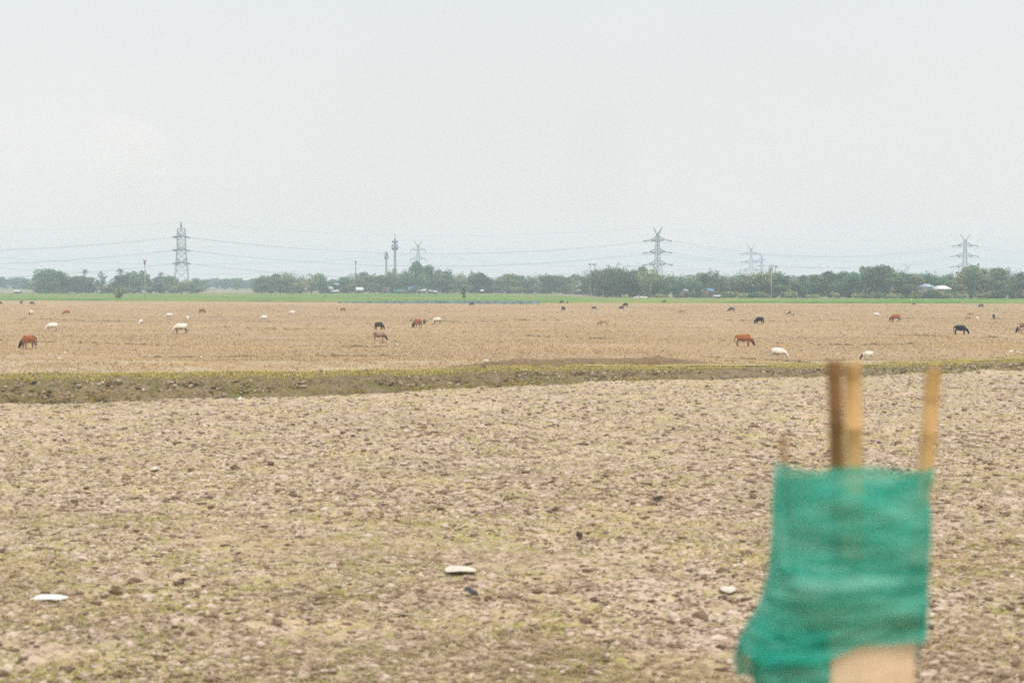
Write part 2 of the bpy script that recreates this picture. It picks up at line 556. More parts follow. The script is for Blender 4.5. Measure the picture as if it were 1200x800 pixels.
# grass and weeds on the bank
r = np.random.default_rng(21); n = 130000
x = r.random(n) * 95 - 32; d = np.where(r.random(n) < .6, 1.5 + 4.2 * r.random(n), np.where(r.random(n) < .5, 1.9 * r.random(n), .1 + .35 * r.random(n)))
g = fbm(x * .5, d * 1.2, 3, 80) + .35 * fbm(x * 2, d * 2, 2, 81)
k = (g > np.where(d > 1.5, -.35, np.where((d < .5) & (x > -14), -.05, np.where(x > 2, .06, .26)))); x, d = x[k], d[k]
V, F = scatter_blades(np.stack([x, bank_y(x, d), bank_top_z(x, d) + .01], 1), .05 + .09 * r.random(len(x)), .014 + .016 * r.random(len(x)), 22, .5)
tag(link('bank_grass', np_mesh('bank_grass', V, F), M_BANKGRASS), 'short yellow-green grass growing along the earth bank', 'grass', kind='stuff')
n = 14000
x = r.random(n) * 95 - 32; d = np.where(r.random(n) < .75, -.1 + 1.5 * r.random(n), 1.5 + 4 * r.random(n) ** 2)
k = fbm(x * .25, d, 2, 83) > -.15; x, d = x[k], d[k]
sz = .022 + .075 * r.random(len(x)) ** 3
V, F = scatter_blobs(np.stack([x, bank_y(x, d), bank_top_z(x, d) + .02], 1), sz, 24, 1.4, .7)
tag(link('bank_clods', np_mesh('bank_clods', V, F), M_BANKCLOD), 'pale clods crumbling down the face of the earth bank', 'clods', kind='stuff')

# stubble tufts in the far field
x, y, r = view_points(200000, 70, 330, 1.5, 31, 1.1)
k = (y > bank_foot(x) + 6.5) & (y < edge_y(x) - 1) & (fbm(x * .12, y * .1, 3, 90) + .9 * r.random(len(x)) - .3 > 0)
x, y = x[k], y[k]; s = 1 + y / 160
V, F = scatter_blades(np.stack([x, y, far_z(x, y)], 1), (.05 + .07 * r.random(len(x))) * s, (.018 + .025 * r.random(len(x))) * s, 32, .6, .4)
tag(link('stubble', np_mesh('stubble', V, F), M_STRAW_FAR), 'short dry rice stubble covering the grazed field', 'stubble', kind='stuff')
x, y, r = view_points(26000, 70, 340, 1.4, 36, 1.1)
k = (y > bank_foot(x) + 6.5) & (y < edge_y(x) - 1) & (fbm(x * .1, y * .08, 3, 92) + .8 * r.random(len(x)) - .3 > 0)
x, y = x[k], y[k]; sz = (.02 + .05 * r.random(len(x)) ** 2) * (1 + y / 250)
V, F = scatter_blobs(np.stack([x, y, far_z(x, y) + .01], 1), sz, 37, 1.5, .5)
tag(link('field_clods', np_mesh('field_clods', V, F), M_CLOD), 'small earth clods scattered over the grazed stubble field', 'clods', kind='stuff')

# low field ridges with weeds, seen as thin dark lines
RIDGES = [[(-40, 397), (60, 401), (130, 403), (215, 405)], [(120, 420), (260, 418.5), (400, 417.5), (500, 417)], [(520, 377), (600, 375.5), (680, 376)],
          [(470, 376), (540, 377.5), (590, 377)], [(600, 393), (660, 396), (720, 398)], [(930, 404), (1010, 405), (1080, 403)], [(1020, 392), (1110, 394), (1180, 396)],
          [(840, 375.5), (930, 377), (1000, 374.5)], [(330, 405), (430, 407), (500, 406)], [(20, 373), (90, 376), (160, 377)], [(1040, 373), (1120, 373.5), (1200, 374)],
          [(820, 418), (905, 423), (960, 426)], [(560, 430), (640, 427.5), (740, 425)], [(250, 383), (330, 386), (420, 385)]]
for q, pl in enumerate(RIDGES):
    P = [on_ground(a, b) for a, b in pl]
    cx = np.array([p.x for p in P]); cy = np.array([p.y for p in P])
    X = np.linspace(cx[0], cx[-1], 240); cy = cy + 0; Y = np.interp(X, cx, cy)
    w = .2 + .2 * fbm(X * 1.6, X * 0 + q, 2, 95); hgt = .14 * np.clip(.36 + 1.6 * fbm(X * 1.1, X * 0 + 3 * q, 4, 97, .8), .0, 2)
    taper = np.clip(np.minimum(np.arange(240), 239 - np.arange(240)) / 20, 0, 1); hgt = hgt * taper
    rows = [(-1, -.05), (-.5, .75), (0, 1), (.5, .75), (1, -.05)]
    V = np.concatenate([np.stack([X, Y + a * w, far_z(X, Y) + b * hgt + (-.05 if abs(a) == 1 else 0)], 1) for a, b in rows])
    i = (np.arange(4)[:, None] * 240 + np.arange(239)[None, :]).ravel()
    tag(link('field_ridge', np_mesh('field_ridge', V, np.stack([i, i + 1, i + 241, i + 240], 1), True), M_RIDGE), kind='structure')

# a longer brown mound just behind the bank, in the middle
P = [on_ground(a, b) for a, b in ((520, 432), (560, 431.3), (640, 430.5), (720, 429.5), (800, 428), (850, 427.5))]
X = np.linspace(P[0].x, P[-1].x, 500); Y = np.interp(X, [p.x for p in P], [p.y for p in P])
hgt = .5 * np.clip(np.minimum(np.arange(500), 499 - np.arange(500)) / 120, 0, 1) * (1 + .25 * fbm(X * .5, X * 0, 3, 120))
rows = np.linspace(-1, 1, 15); V = []
for a in rows:
    V.append(np.stack([X, Y + 1.0 + a * 1.0, hgt * (1 - a * a) ** .7 + .10 * np.abs(fbm(X * 2.2, X * 0 + a * 3, 3, 122)) * (1 - a * a) - (.1 if abs(a) == 1 else 0)], 1))
i = (np.arange(14)[:, None] * 500 + np.arange(499)[None, :]).ravel()
tag(link('field_ridge', np_mesh('field_ridge', np.concatenate(V), np.stack([i, i + 1, i + 501, i + 500], 1), True),
         soil_material('mound_soil', ((.07, .045, .025, 1), (.16, .10, .055, 1), (.25, .17, .10, 1), (.22, .15, .055, 1), (.15, .13, .04, 1)), .5, .5, 2.2, 8, .5)), kind='structure')

# ------------------------------------------------------------------ crop strip, bare strip, water line
CF = lambda x: edge_y(x) + .5
_cbx = [at_depth(p, 340, Y).x for p, Y in ((-200, 610), (0, 610), (380, 605), (640, 560), (700, 455), (1200, 420), (1400, 420))]


def crop_back(x):
    return np.interp(x, [-330, -216, -80, 12, 26, 160, 330], [612, 612, 606, 560, 452, 418, 412])


def crop_z(X, Y):
    e = np.clip((Y - CF(X)) / .5, 0, 1) * np.clip((crop_back(X) - Y) / .6, 0, 1)
    return .02 + e * (.36 + .10 * fbm(X * .25, Y * .2, 3, 101) + .06 * fbm(X * 1.2, Y * .9, 2, 102))


def crop_mat():
    k = NT('crop_sheet'); p = k.pos('Object', (.35, 1, 1))
    a = k.noise(p, .035, 4, .6); b = k.noise(p, .8, 4, .7)
    c = k.ramp(b, [(.3, (.045, .11, .008)), (.55, (.09, .205, .014)), (.75, (.165, .27, .025))])
    c = k.mix(k.ramp(a, [(.42, BW(0)), (.58, BW(.8))]), c, (.23, .25, .055))
    d2 = k.noise(k.pos('Object', (.12, 1, 1)), .09, 4, .7)
    c = k.mix(k.ramp(d2, [(.5, BW(0)), (.62, BW(.6))]), c, (.035, .085, .012))
    return k.col(c)


crop = field_strip('green_crop', CF, crop_back, -330, 330, 700, 160, crop_z, crop_mat(), 1.6)
tag(crop, 'bright green crop strip between the stubble and the trees', 'crop', kind='stuff')
bare = field_strip('bare_strip', lambda x: crop_back(x) + 1, lambda x: crop_back(x) + np.interp(x, [-400, 5, 12, 26, 60, 400], [14, 14, 50, 34, 25, 25]), -330, 330, 200, 10,
                   lambda X, Y: .04 + 0 * X, soil_material('bare_earth', ((.24, .19, .14, 1), (.36, .29, .22, 1), (.45, .38, .3, 1), (.36, .29, .2, 1), (.2, .2, .1, 1)), .3, .05, .3, 1.5))
tag(bare, kind='structure')
wk = NT('still_water'); wk.b.inputs['Roughness'].default_value = .08; wk.b.inputs['Specular IOR Level'].default_value = .5; wk.col((.10, .13, .13, 1))
water = field_strip('water', lambda x: crop_back(x) + 4, lambda x: crop_back(x) + 24, -74, 8, 40, 4, lambda X, Y: .06 + 0 * X, wk.m)
tag(water, kind='structure')

# ------------------------------------------------------------------ trees
def leaf_cards(lobes, n, size, seed, shell=.35, droop=0.0):
    """lobes: (cx,cy,cz,rx,ry,rz,weight); small two-triangle leaf clumps through the crown's volume"""
    r = np.random.default_rng(seed)
    w = np.array([l[6] for l in lobes]); w = w / w.sum()
    L = np.array([l[:6] for l in lobes])[r.choice(len(lobes), n, p=w)]
    d = r.normal(0, 1, (n, 3)); d /= np.linalg.norm(d, axis=1)[:, None]
    rad = (shell + (1 - shell) * r.random(n)) ** .6 * (1 + .16 * r.normal(0, 1, n))
    P = L[:, :3] + d * L[:, 3:] * rad[:, None]
    nr = d + .7 * r.normal(0, 1, (n, 3)) + np.array([0, 0, .35]); nr /= np.linalg.norm(nr, axis=1)[:, None]
    a = np.cross(nr, r.normal(0, 1, (n, 3))); a /= np.linalg.norm(a, axis=1)[:, None]
    b = np.cross(nr, a)
    s = size * (.5 + r.random(n))[:, None]
    V = np.stack([P - a * s, P - b * s * .55 + nr * s * .15, P + a * s, P + b * s * .55 + nr * s * .15], 1).reshape(-1, 3)
    F = np.arange(n * 4).reshape(-1, 4)
    return V, F


def round_tree(seed, h=10.0, w=9.0, n=1500, nl=9, low=.14, size=.34, sparse=False, spread=.62):
    r = random.Random(seed); lobes = []
    for i in range(nl):
        a = 2 * PI * i / nl + r.uniform(-.4, .4); t = r.random()
        rr = w * .5 * spread * math.sqrt(r.random()) * (1.25 - .6 * t)
        z = h * (low + (1 - low) * (.18 + .62 * t))
        s = w * (.13 if sparse else .19) * r.uniform(.7, 1.3)
        lobes.append((rr * math.cos(a), rr * math.sin(a), z, s * r.uniform(.9, 1.4), s * r.uniform(.9, 1.4), s * r.uniform(.65, .95), s * s))
    if not sparse:
        lobes.append((0, 0, h * .5, w * .27, w * .27, h * .26, w * w * .06))
    if not sparse:
        for i in range(5):
            a = r.uniform(0, 2 * PI); rr = w * .3 * r.random()
            lobes.append((rr * math.cos(a), rr * math.sin(a), h * r.uniform(.1, .26), w * .19, w * .19, h * .12, w * w * .03))
    top = max(lobes, key=lambda l: l[2]); dz = h - (top[2] + top[5] * 1.05)
    lobes = [(l[0], l[1], l[2] + dz * (l[2] / top[2]), *l[3:]) for l in lobes]
    V, F = leaf_cards(lobes, n, size, seed, .3)
    t = MB(); fork = Vector((r.uniform(-.2, .2), r.uniform(-.2, .2), h * low * 1.1))
    t.tube([(0, 0, -.4), (fork.x * .4, fork.y * .4, fork.z * .5), fork], [h * .028, h * .022, h * .018], 7)
    for l in lobes[:nl]:
        e = Vector(l[:3]); m = fork.lerp(e, .5) + Vector((0, 0, -.06 * h))
        t.tube([fork, m, e], [h * .013, h * .009, h * .004], 5)
    return t.mesh('trunk'), np_mesh('crown', V, F)


def bamboo_clump(seed, h=10.0, w=10.0, culms=34, n=2300):
    r = random.Random(seed); rr = np.random.default_rng(seed); t = MB(); Ps = []
    for i in range(culms):
        a = r.uniform(0, 2 * PI); b = .9 * math.sqrt(r.random()); hh = h * r.uniform(.62, 1.0); out = w * .5 * r.uniform(.25, 1.0)
        p0 = Vector((b * math.cos(a), b * math.sin(a), -.3)); pts = []
        for s in (0, .35, .65, .85, 1.0):
            o = out * s ** 2.0
            z = hh * (s * 1.06 - .18 * max(0, s - .62) ** 1.4 * 2.2)
            pts.append(Vector((p0.x + o * math.cos(a), p0.y + o * math.sin(a), z)))
        t.tube(pts, [.055, .05, .04, .025, .01], 4)
        for q in range(n // culms):
            s = .12 + .88 * rr.random() ** .8; k = min(3, int(s * 4)); 
            u = np.interp(s, [0, .35, .65, .85, 1.0], range(5)); k = min(3, int(u))
            p = pts[k].lerp(pts[k + 1], u - k)
            Ps.append(np.array(p) + rr.normal(0, .42, 3) * (0.6 + s))
    P = np.array(Ps); m = len(P)
    P[:, 2] = np.maximum(P[:, 2], .15)
    a = rr.normal(0, 1, (m, 3)) * np.array([1, 1, .5]) + np.array([0, 0, -.35]); a /= np.linalg.norm(a, axis=1)[:, None]
    b = np.cross(a, rr.normal(0, 1, (m, 3))); b /= np.linalg.norm(b, axis=1)[:, None]
    s = (.24 + .22 * rr.random(m))[:, None]
    V = np.stack([P - a * s, P - b * s * .4, P + a * s, P + b * s * .4], 1).reshape(-1, 3)
    return t.mesh('trunk'), np_mesh('crown', V, np.arange(m * 4).reshape(-1, 4))


def palm_tree(seed, h=11.0, fr=17, flen=2.6, rad=.17):
    r = random.Random(seed); t = MB()
    lean = r.uniform(-.8, .8)
    pts = [Vector((lean * s ** 1.6, .2 * s, h * .86 * s)) for s in (0, .15, .4, .7, 1.0)]; pts[0].z = -.4
    t.tube(pts, [rad * 1.6, rad * 1.1, rad, rad * .85, rad * .8], 8)
    V = []; F = []; top = pts[-1]
    for i in range(fr):
        az = 2 * PI * i / fr + r.uniform(-.2, .2); el = r.uniform(-.35, 1.25); L = flen * r.uniform(.8, 1.1)
        dx = Vector((math.cos(az), math.sin(az), 0)); sd = Vector((-math.sin(az), math.cos(az), 0)); p = top.copy(); e = el
        rib = [p.copy()]
        for k in range(7):
            p = p + (dx * math.cos(e) + Vector((0, 0, 1)) * math.sin(e)) * (L / 7); e -= .27 + .05 * k; rib.append(p.copy())
        for k in range(7):
            wd = flen * .17 * math.sin(PI * (.15 + .85 * (k + .6) / 7.4)) + .08
            for sgn in (-1, 1):
                for q in (0, .5):
                    a = rib[k].lerp(rib[k + 1], q); b = rib[k].lerp(rib[k + 1], q + .36)
                    c = (a + b) / 2 + sd * sgn * wd * r.uniform(.8, 1.15) + Vector((0, 0, -wd * r.uniform(.35, .9))) + (b - a) * .8
                    m = len(V); V += [a, b, c]; F.append((m, m + 1, m + 2))
    return t.mesh('trunk'), np_mesh('crown', np.array([tuple(v) for v in V]), np.array(F))


def shrub(seed, h=2.4, w=4.0, n=520):
    r = random.Random(seed); lobes = []
    for i in range(7):
        a = r.uniform(0, 2 * PI); rr = w * .33 * r.random(); s = w * .2 * r.uniform(.7, 1.2)
        lobes.append((rr * math.cos(a), rr * math.sin(a), h * r.uniform(.3, .66), s, s, h * .3 * r.uniform(.7, 1.1), s))
    V, F = leaf_cards(lobes, n, .2, seed, .25)
    V[:, 2] = np.maximum(V[:, 2], .03)
    t = MB()
    for l in lobes: t.tube([(l[0] * .25, l[1] * .25, -.2), (l[0] * .7, l[1] * .7, l[2] * .5), l[:3]], [.06, .045, .02], 5)
    return t.mesh('trunk'), np_mesh('crown', V, F)


PROTO = {
    'round': [round_tree(s, 10, 9.5, 2500, 11) for s in (1, 2, 3, 4)],
    'tall': [round_tree(s, 12, 8, 2500, 11, .14, .34) for s in (5, 6, 7)],
    'airy': [round_tree(s, 12, 11, 800, 15, .3, .3, True, .85) for s in (8, 9, 10)],
    'bamboo': [bamboo_clump(s) for s in (11, 12, 13)],
    'palm': [palm_tree(s) for s in (14, 15, 16)],
    'shrub': [shrub(s) for s in (17, 18, 19)],
}
PDIM = {}
for kk, vv in PROTO.items():
    for tr, cr in vv:
        co = np.empty(len(cr.vertices) * 3, np.float32); cr.vertices.foreach_get('co', co); co = co.reshape(-1, 3)
        PDIM[cr.name] = (np.percentile(co[:, 2], 99.5), np.percentile(np.abs(co[:, :2]), 97) * 2)
NAME = {'round': 'broadleaf_tree', 'tall': 'broadleaf_tree', 'airy': 'sparse_tree', 'bamboo': 'bamboo_clump', 'palm': 'palm_tree', 'shrub': 'shrub'}
CATN = {'round': 'tree', 'tall': 'tree', 'airy': 'tree', 'bamboo': 'bamboo', 'palm': 'palm tree', 'shrub': 'bush'}
TREES = []          # (px, kind, tone, root, fixed label)


def tree(px, top, wpx, Y, kind, tone='mid', label=None, group='trees along the far edge of the fields', zbase=0.0, seed=None):
    p = at_depth(px, 330, Y); ztop = at_depth(px, top, Y).z
    h = max(ztop - zbase, .5); w = wpx / FPX * Y
    r = random.Random(seed if seed is not None else int(px * 13 + top * 7 + Y))
    trm, crm = r.choice(PROTO[kind])
    ph, pw = PDIM[crm.name]
    root = empty(NAME[kind], (p.x, Y, zbase), r.uniform(0, 2 * PI))
    root.scale = (w / pw, w / pw, h / ph)
    a = link('trunk', trm, None, root); b = link('crown', crm, None, root)
    if not trm.materials: trm.materials.append(M_PALMBARK if kind == 'palm' else M_BARK)
    if not crm.materials: crm.materials.append(LEAF['mid'])
    b.material_slots[0].link = 'OBJECT'; b.material_slots[0].material = LEAF[tone]
    tag(root, label, CATN[kind], group)
    TREES.append([px, kind, tone, root, label, Y])
    return root


SKY_X = [0, 40, 46, 55, 70, 80, 95, 110, 125, 150, 160, 175, 186, 205, 228, 233, 262, 300, 306, 322, 332, 345, 375, 395, 412, 425, 445, 462, 476, 484, 498, 508, 530, 545, 556, 570, 590, 612, 640,
         662, 684, 692, 705, 722, 735, 756, 770, 790, 806, 830, 845, 862, 875, 900, 915, 940, 975, 1005, 1020, 1040, 1052, 1070, 1082, 1096, 1110, 1130, 1150, 1175, 1200, 1260]
SKY_T = [324, 327, 322, 317, 318, 323, 323, 325, 326, 320, 319, 327, 324, 323, 325, 326, 326, 327, 325, 322, 320, 323, 323, 325, 322, 320, 318, 317, 321, 309, 309, 317, 318, 322, 318, 323, 321, 322, 322,
         323, 326, 322, 314, 315, 319, 315, 321, 324, 322, 319, 323, 327, 320, 320, 321, 323, 320, 319, 313, 313, 318, 322, 319, 324, 321, 315, 313, 315, 316, 315]


def prof(x): return float(np.interp(x, SKY_X, SKY_T))


def wood_front(x):      # how far away the front of the wood stands
    return float(np.interp(at_depth(x, 340, 500).x, [-330, -120, 0, 25, 32, 120, 330], [655, 655, 650, 610, 490, 452, 440]))


# trees that show on their own
tree(55, 315.5, 26, 640, 'round', 'mid', 'tall rounded tree standing where the left wood begins')
tree(68, 318, 16, 655, 'tall', 'mid', 'narrow green tree right behind the tall rounded tree of the left wood')
tree(38.5, 325.5, 6, 650, 'palm', 'dark', 'lone short palm in front of the hazy gap at far left')
tree(100, 315.5, 8, 665, 'palm', 'dark', 'small palm head poking out of the left wood')
tree(119, 318, 15, 665, 'airy', 'mid', 'thin flat-topped airy tree between two palms on the left')
tree(142, 314.5, 11, 660, 'palm', 'dark', 'tallest single palm standing clear above the left wood')
tree(151, 318.5, 9, 660, 'palm', 'mid', 'palm just right of the tallest palm on the left')
tree(157, 317.5, 8, 652, 'palm', 'mid', 'middle palm of the three beside the utility pole')
tree(165, 316.5, 12, 648, 'palm', 'dark', 'thick dark palm right beside the leaning-wire utility pole')
tree(174, 321, 4.5, 700, 'palm', 'dark', 'tiny far palm just right of the left utility pole')
tree(189, 318.5, 8, 690, 'palm', 'dark', 'palm left of the left pylon, standing above the thicket')
tree(336, 319.5, 16, 668, 'airy', 'olive', 'bare pale feathery tree above the second wood')
tree(379, 329.5, 14, 640, 'round', 'dark', 'dark low round tree left of the grey-roofed hut')
tree(462, 314.5, 20, 655, 'airy', 'mid', 'open airy tree crown under the platform mast')
tree(474, 316, 12, 660, 'airy', 'mid', 'small airy tree between the platform mast and the tall clump')
tree(491, 306.5, 20, 645, 'tall', 'mid', 'highest leafy tree of the wood, below the narrow pylon')
tree(503, 311, 15, 652, 'round', 'mid', 'rounded shoulder tree right of the highest tree')
tree(554, 316.5, 12, 660, 'airy', 'olive', 'brownish flat-topped tree in the middle of the wood')
tree(834, 315.5, 24, 560, 'airy', 'dark', 'dark umbrella-shaped airy tree above the blue roof')
tree(906, 311.5, 20, 520, 'airy', 'mid', 'thin spreading tree behind the pale utility pole')
tree(1030, 311.5, 24, 520, 'round', 'dark', 'dark broad tree standing above the right wood')
tree(1086, 317, 12, 560, 'airy', 'dark', 'pointed dark tree just left of the white farm roof')
tree(1143, 309, 16, 540, 'airy', 'mid', 'airy tree top hiding the foot of the right pylon')
for q, (x, tp, w_, tn) in enumerate(((697, 315, 20, 'olive'), (711, 312.5, 22, 'olive'), (724, 314, 18, 'mid'), (740, 314, 22, 'mid'), (757, 314, 20, 'olive'), (768, 321, 18, 'olive'),
                                     (868, 322, 16, 'olive'), (880, 319, 20, 'mid'), (893, 318, 20, 'olive'), (907, 322, 16, 'mid'))):
    tree(x, tp, w_ * 1.35, wood_front(x) + 4 + 9 * (q % 2), 'bamboo', tn, None, 'bamboo clumps in front of the wood')
tree(138, 337.6, 13, on_ground(138, 351).y, 'shrub', 'olive', 'brownish bush growing alone in the green crop', 'bushes in the crop and at its edge')
tree(543.8, 337.5, 4.6, on_ground(544, 350.5).y, 'tall', 'dark', 'thin pollarded tree standing alone in the green crop', 'bushes in the crop and at its edge')
tree(381, 346.2, 4, on_ground(381, 349).y, 'shrub', 'dark', 'tiny dark bush in the crop left of the teal fence', 'bushes in the crop and at its edge')

rt = random.Random(5)
# front rows
x = 47.0
while x < 1265:
    if 233 < x < 303:
        x = 306.0
    kind = rt.choices(['round', 'tall', 'bamboo', 'airy'], [4.5, 3, 2.4, 1.3])[0]
    tone = rt.choices(['dark', 'mid', 'olive'], [1.2, 2.2, 1.6])[0]
    wpx = rt.uniform(17, 27)
    tree(x, prof(x) + rt.uniform(0, 1) ** 1.3 * 9, wpx, wood_front(x) + rt.uniform(2, 16), kind, tone)
    x += wpx * rt.uniform(.5, .72)
# second rows, up to the sky line
x = 47.0
while x < 1265:
    if 233 < x < 303:
        x = 309.0
    kind = rt.choices(['round', 'tall', 'airy', 'bamboo', 'palm'], [4, 4, 2.8, 2, .9])[0]
    tone = rt.choices(['dark', 'mid', 'olive'], [1.6, 2, 1])[0]
    wpx = rt.uniform(14, 23) if kind != 'palm' else rt.uniform(7, 9)
    tree(x, prof(x) + rt.uniform(-2.8, 3.4), wpx, wood_front(x) + rt.uniform(24, 120), kind, tone)
    x += wpx * rt.uniform(.55, .8)
# far hazy rows showing through the gaps
for a, b, st in ((-75, 52, 7), (228, 318, 8), (640, 700, 9), (800, 880, 10), (930, 1110, 10)):
    x = a
    while x < b:
        kind = rt.choices(['round', 'tall', 'airy', 'palm'], [5, 3, 1, .6])[0]
        tree(x, prof(min(max(x, 0), 1200)) + rt.uniform(-1.0, 2.0), rt.uniform(13, 20) if kind != 'palm' else 6, rt.uniform(930, 1150), kind, rt.choice(['dark', 'mid']), None, 'far hazy trees behind the wood')
        x += st * rt.uniform(.8, 1.25)
# scrub at the foot of the right wood
for q in range(46):
    x = rt.uniform(800, 1205) if q > 8 else rt.uniform(640, 800)
    Y = wood_front(x) - rt.uniform(2, 14)
    tree(x, at_top := rt.uniform(341, 346), rt.uniform(9, 18), Y, 'shrub', rt.choice(['mid', 'olive', 'olive']), None, 'low scrub at the foot of the right wood')
for q in range(14):
    x = rt.choice([rt.uniform(60, 230), rt.uniform(305, 640)])
    tree(x, rt.uniform(336, 340), rt.uniform(8, 14), wood_front(x) - rt.uniform(1, 4), 'shrub', rt.choice(['dark', 'mid', 'olive']), None, 'low scrub at the foot of the left wood')
for q, x in enumerate((818, 826, 835, 843, 1076, 1084, 1092, 1099, 1107, 1115, 1156, 1164, 1172)):
    tree(x, (341.5 if x < 900 else 339.5) + (q % 3) * .9, 13, wood_front(x) - 12 + (q % 2) * 3 if x < 1150 else 424, 'shrub', ('mid', 'olive', 'dark')[q % 3], None, 'low scrub at the foot of the right wood')
for q, x in enumerate((596, 606, 616, 624, 631, 638)):
    tree(x, 334 + (q % 3) * 1.6, 15, wood_front(x) + 1 + 2 * (q % 2), 'shrub', ('mid', 'olive', 'dark')[q % 3], None, 'low scrub at the foot of the left wood')
tree(1186, 340.5, 9, 428, 'round', 'dark', 'small dark tree standing alone before the right wood')

LM = [(-200, 'the left picture edge'), (72, 'the tall rounded tree'), (142, 'the tallest palm'), (213, 'the left pylon'), (305, 'the hazy gap in the wood'), (385, 'the grey-roofed hut'),
      (462, 'the platform mast'), (545, 'the pollarded tree'), (620, 'the end of the teal fence'), (694, 'the twin-pole frame'), (770, 'the middle pylon'), (830, 'the blue roof'),
      (904, 'the pale utility pole'), (960, 'the hidden hollow in the wood'), (1030, 'the dark broad tree'), (1103, 'the white farm roof'), (1150, 'the right pylon')]
LM[13] = (968, 'the low gap in the wood')
ORD = ['first', 'second', 'third', 'fourth', 'fifth', 'sixth', 'seventh', 'eighth', 'ninth', 'tenth', 'eleventh', 'twelfth', 'thirteenth', 'fourteenth', 'fifteenth', 'sixteenth']
LOOK = {'round': 'rounded tree', 'tall': 'tall leafy tree', 'airy': 'thin airy tree', 'bamboo': 'arching bamboo clump', 'palm': 'palm', 'shrub': 'low bush'}
TONE = {'dark': 'dark green', 'mid': 'mid green', 'olive': 'olive brown'}
cnt = {}
for t in sorted(TREES, key=lambda t: t[0]):
    if t[4]: continue
    lm = [n for p, n in LM if p <= t[0]][-1]
    far = 'hazy ' if t[5] > 850 else ''
    key = (lm, t[1], t[2], far); cnt[key] = cnt.get(key, 0) + 1
    t[3]['label'] = '%s %s%s %s right of %s' % (ORD[cnt[key] - 1], far, TONE[t[2]], LOOK[t[1]], lm)

# ------------------------------------------------------------------ lattice pylons and wires
def half_w(z, H=47.0):
    return float(np.interp(z, [0, 13, 19, 28, 37, 42.5], [4.6, 2.6, 1.75, 1.35, 1.05, .7]))


ARM_Z = [37.2, 28.0, 18.8]
ARM_L = [7.6, 8.0, 8.6]


def lattice(m, zs, w=.3, wide=None):
    half_w = (lambda z: float(np.interp(z, *wide))) if wide else globals()['half_w']
    cs = [(-1, -1), (1, -1), (1, 1), (-1, 1)]
    for sx, sy in cs:
        for a, b in zip(zs[:-1], zs[1:]):
            m.bar((sx * half_w(a), sy * half_w(a), a), (sx * half_w(b), sy * half_w(b), b), w * 1.25)
    for a, b in zip(zs[:-1], zs[1:]):
        for q in range(4):
            p, s = cs[q], cs[(q + 1) % 4]
            m.bar((p[0] * half_w(a), p[1] * half_w(a), a), (s[0] * half_w(b), s[1] * half_w(b), b), w * .75)
            m.bar((s[0] * half_w(a), s[1] * half_w(a), a), (p[0] * half_w(b), p[1] * half_w(b), b), w * .75)
            m.bar((p[0] * half_w(b), p[1] * half_w(b), b), (s[0] * half_w(b), s[1] * half_w(b), b), w * .7)


def pylon(px, Y, yaw, line_dir, label, strain=True, thick=1.0, scale=1.0, wide=None):
    half_w = (lambda z: float(np.interp(z, *wide))) if wide else globals()['half_w']
    """yaw: direction of the arms from +X; line_dir: direction of the wires"""
    p = at_depth(px, 330, Y)
    root = empty('lattice_pylon', (p.x, Y, 0))
    root.scale = (scale,) * 3
    tag(root, label, 'pylon', 'lattice pylons carrying the power lines')
    ca, sa = math.cos(yaw), math.sin(yaw)

    def rot(o):
        o.rotation_euler = (0, 0, yaw); return o
    m = MB(); lattice(m, [-.5, 6.5, 13, 17, 21, 25, 28, 31.5, 34.5, 37.2, 40, 42.5], .22 * thick, wide)
    rot(m.build('lattice_body', M_STEEL, root))
    for s in (-1, 1):
        h = MB()
        for y_ in (-.35, .35): h.bar((s * .6, y_ * 1.6, 42.3), (s * 4.6, 0, 47.2), .26 * thick)
        h.bar((s * .6, 0, 40.2), (s * 4.6, 0, 47.2), .24 * thick)
        rot(h.build('earth_wire_peak', M_STEEL, root))
    tips = []
    for z, L in zip(ARM_Z, ARM_L):
        for s in (-1, 1):
            a = MB(); w = half_w(z)
            for y_ in (-w, w):
                a.bar((s * w, y_, z), (s * L, y_ * .12, z), .42 * thick)
                a.bar((s * half_w(z + 3), y_ * .9, z + 3.0), (s * L, y_ * .12, z), .26 * thick)
            for q in (.3, .55, .78):
                zz = z + 3 * (1 - q); xx = w + (L - w) * q
                a.bar((s * xx, -w * (1 - q), z), (s * xx, -w * (1 - q), zz), .2 * thick); a.bar((s * xx, w * (1 - q), z), (s * xx, w * (1 - q), zz), .2 * thick)
                a.bar((s * xx, -w * (1 - q), z), (s * xx, w * (1 - q), z), .2 * thick)
            rot(a.build('cross_arm', M_STEEL_DARK, root))
            tip = Vector((s * L * ca, s * L * sa, z))
            ends = []
            if strain:
                for sg, dr in ((-1, line_dir[0]), (1, line_dir[1])):
                    d = Vector((math.cos(dr) * sg, math.sin(dr) * sg, -.16)).normalized()
                    e = tip + d * 5.6
                    i = MB(); i.tube([tip + d * .5] + [tip + d * (.9 + .58 * q) for q in range(9)], [.12] + [.46, .38] * 4 + [.46], 8)
                    i.build('insulator_string', M_INSUL, root); ends.append(e)
                j = MB(); jm = (ends[0] + ends[1]) / 2; jm.z -= 2.6
                pts = [ends[0] * (1 - t) ** 2 + jm * 2 * t * (1 - t) + ends[1] * t * t for t in np.linspace(0, 1, 9)]
                j.tube(pts, .08 * thick, 4); j.build('jumper_loop', M_WIRE, root)
            else:
                e = tip + Vector((0, 0, -3.6))
                i = MB(); i.tube([tip] + [tip + Vector((0, 0, -.4 * q)) for q in range(1, 9)], [.1] + [.28, .2] * 4, 8)
                i.build('insulator_string', M_INSUL, root); ends = [e, e]
            tips.append((z, s, [root.location + e_ * scale for e_ in ends]))
    peaks = [root.location + Vector((s * 4.6 * ca, s * 4.6 * sa, 47.2)) * scale for s in (-1, 1)]
    return root, tips, peaks


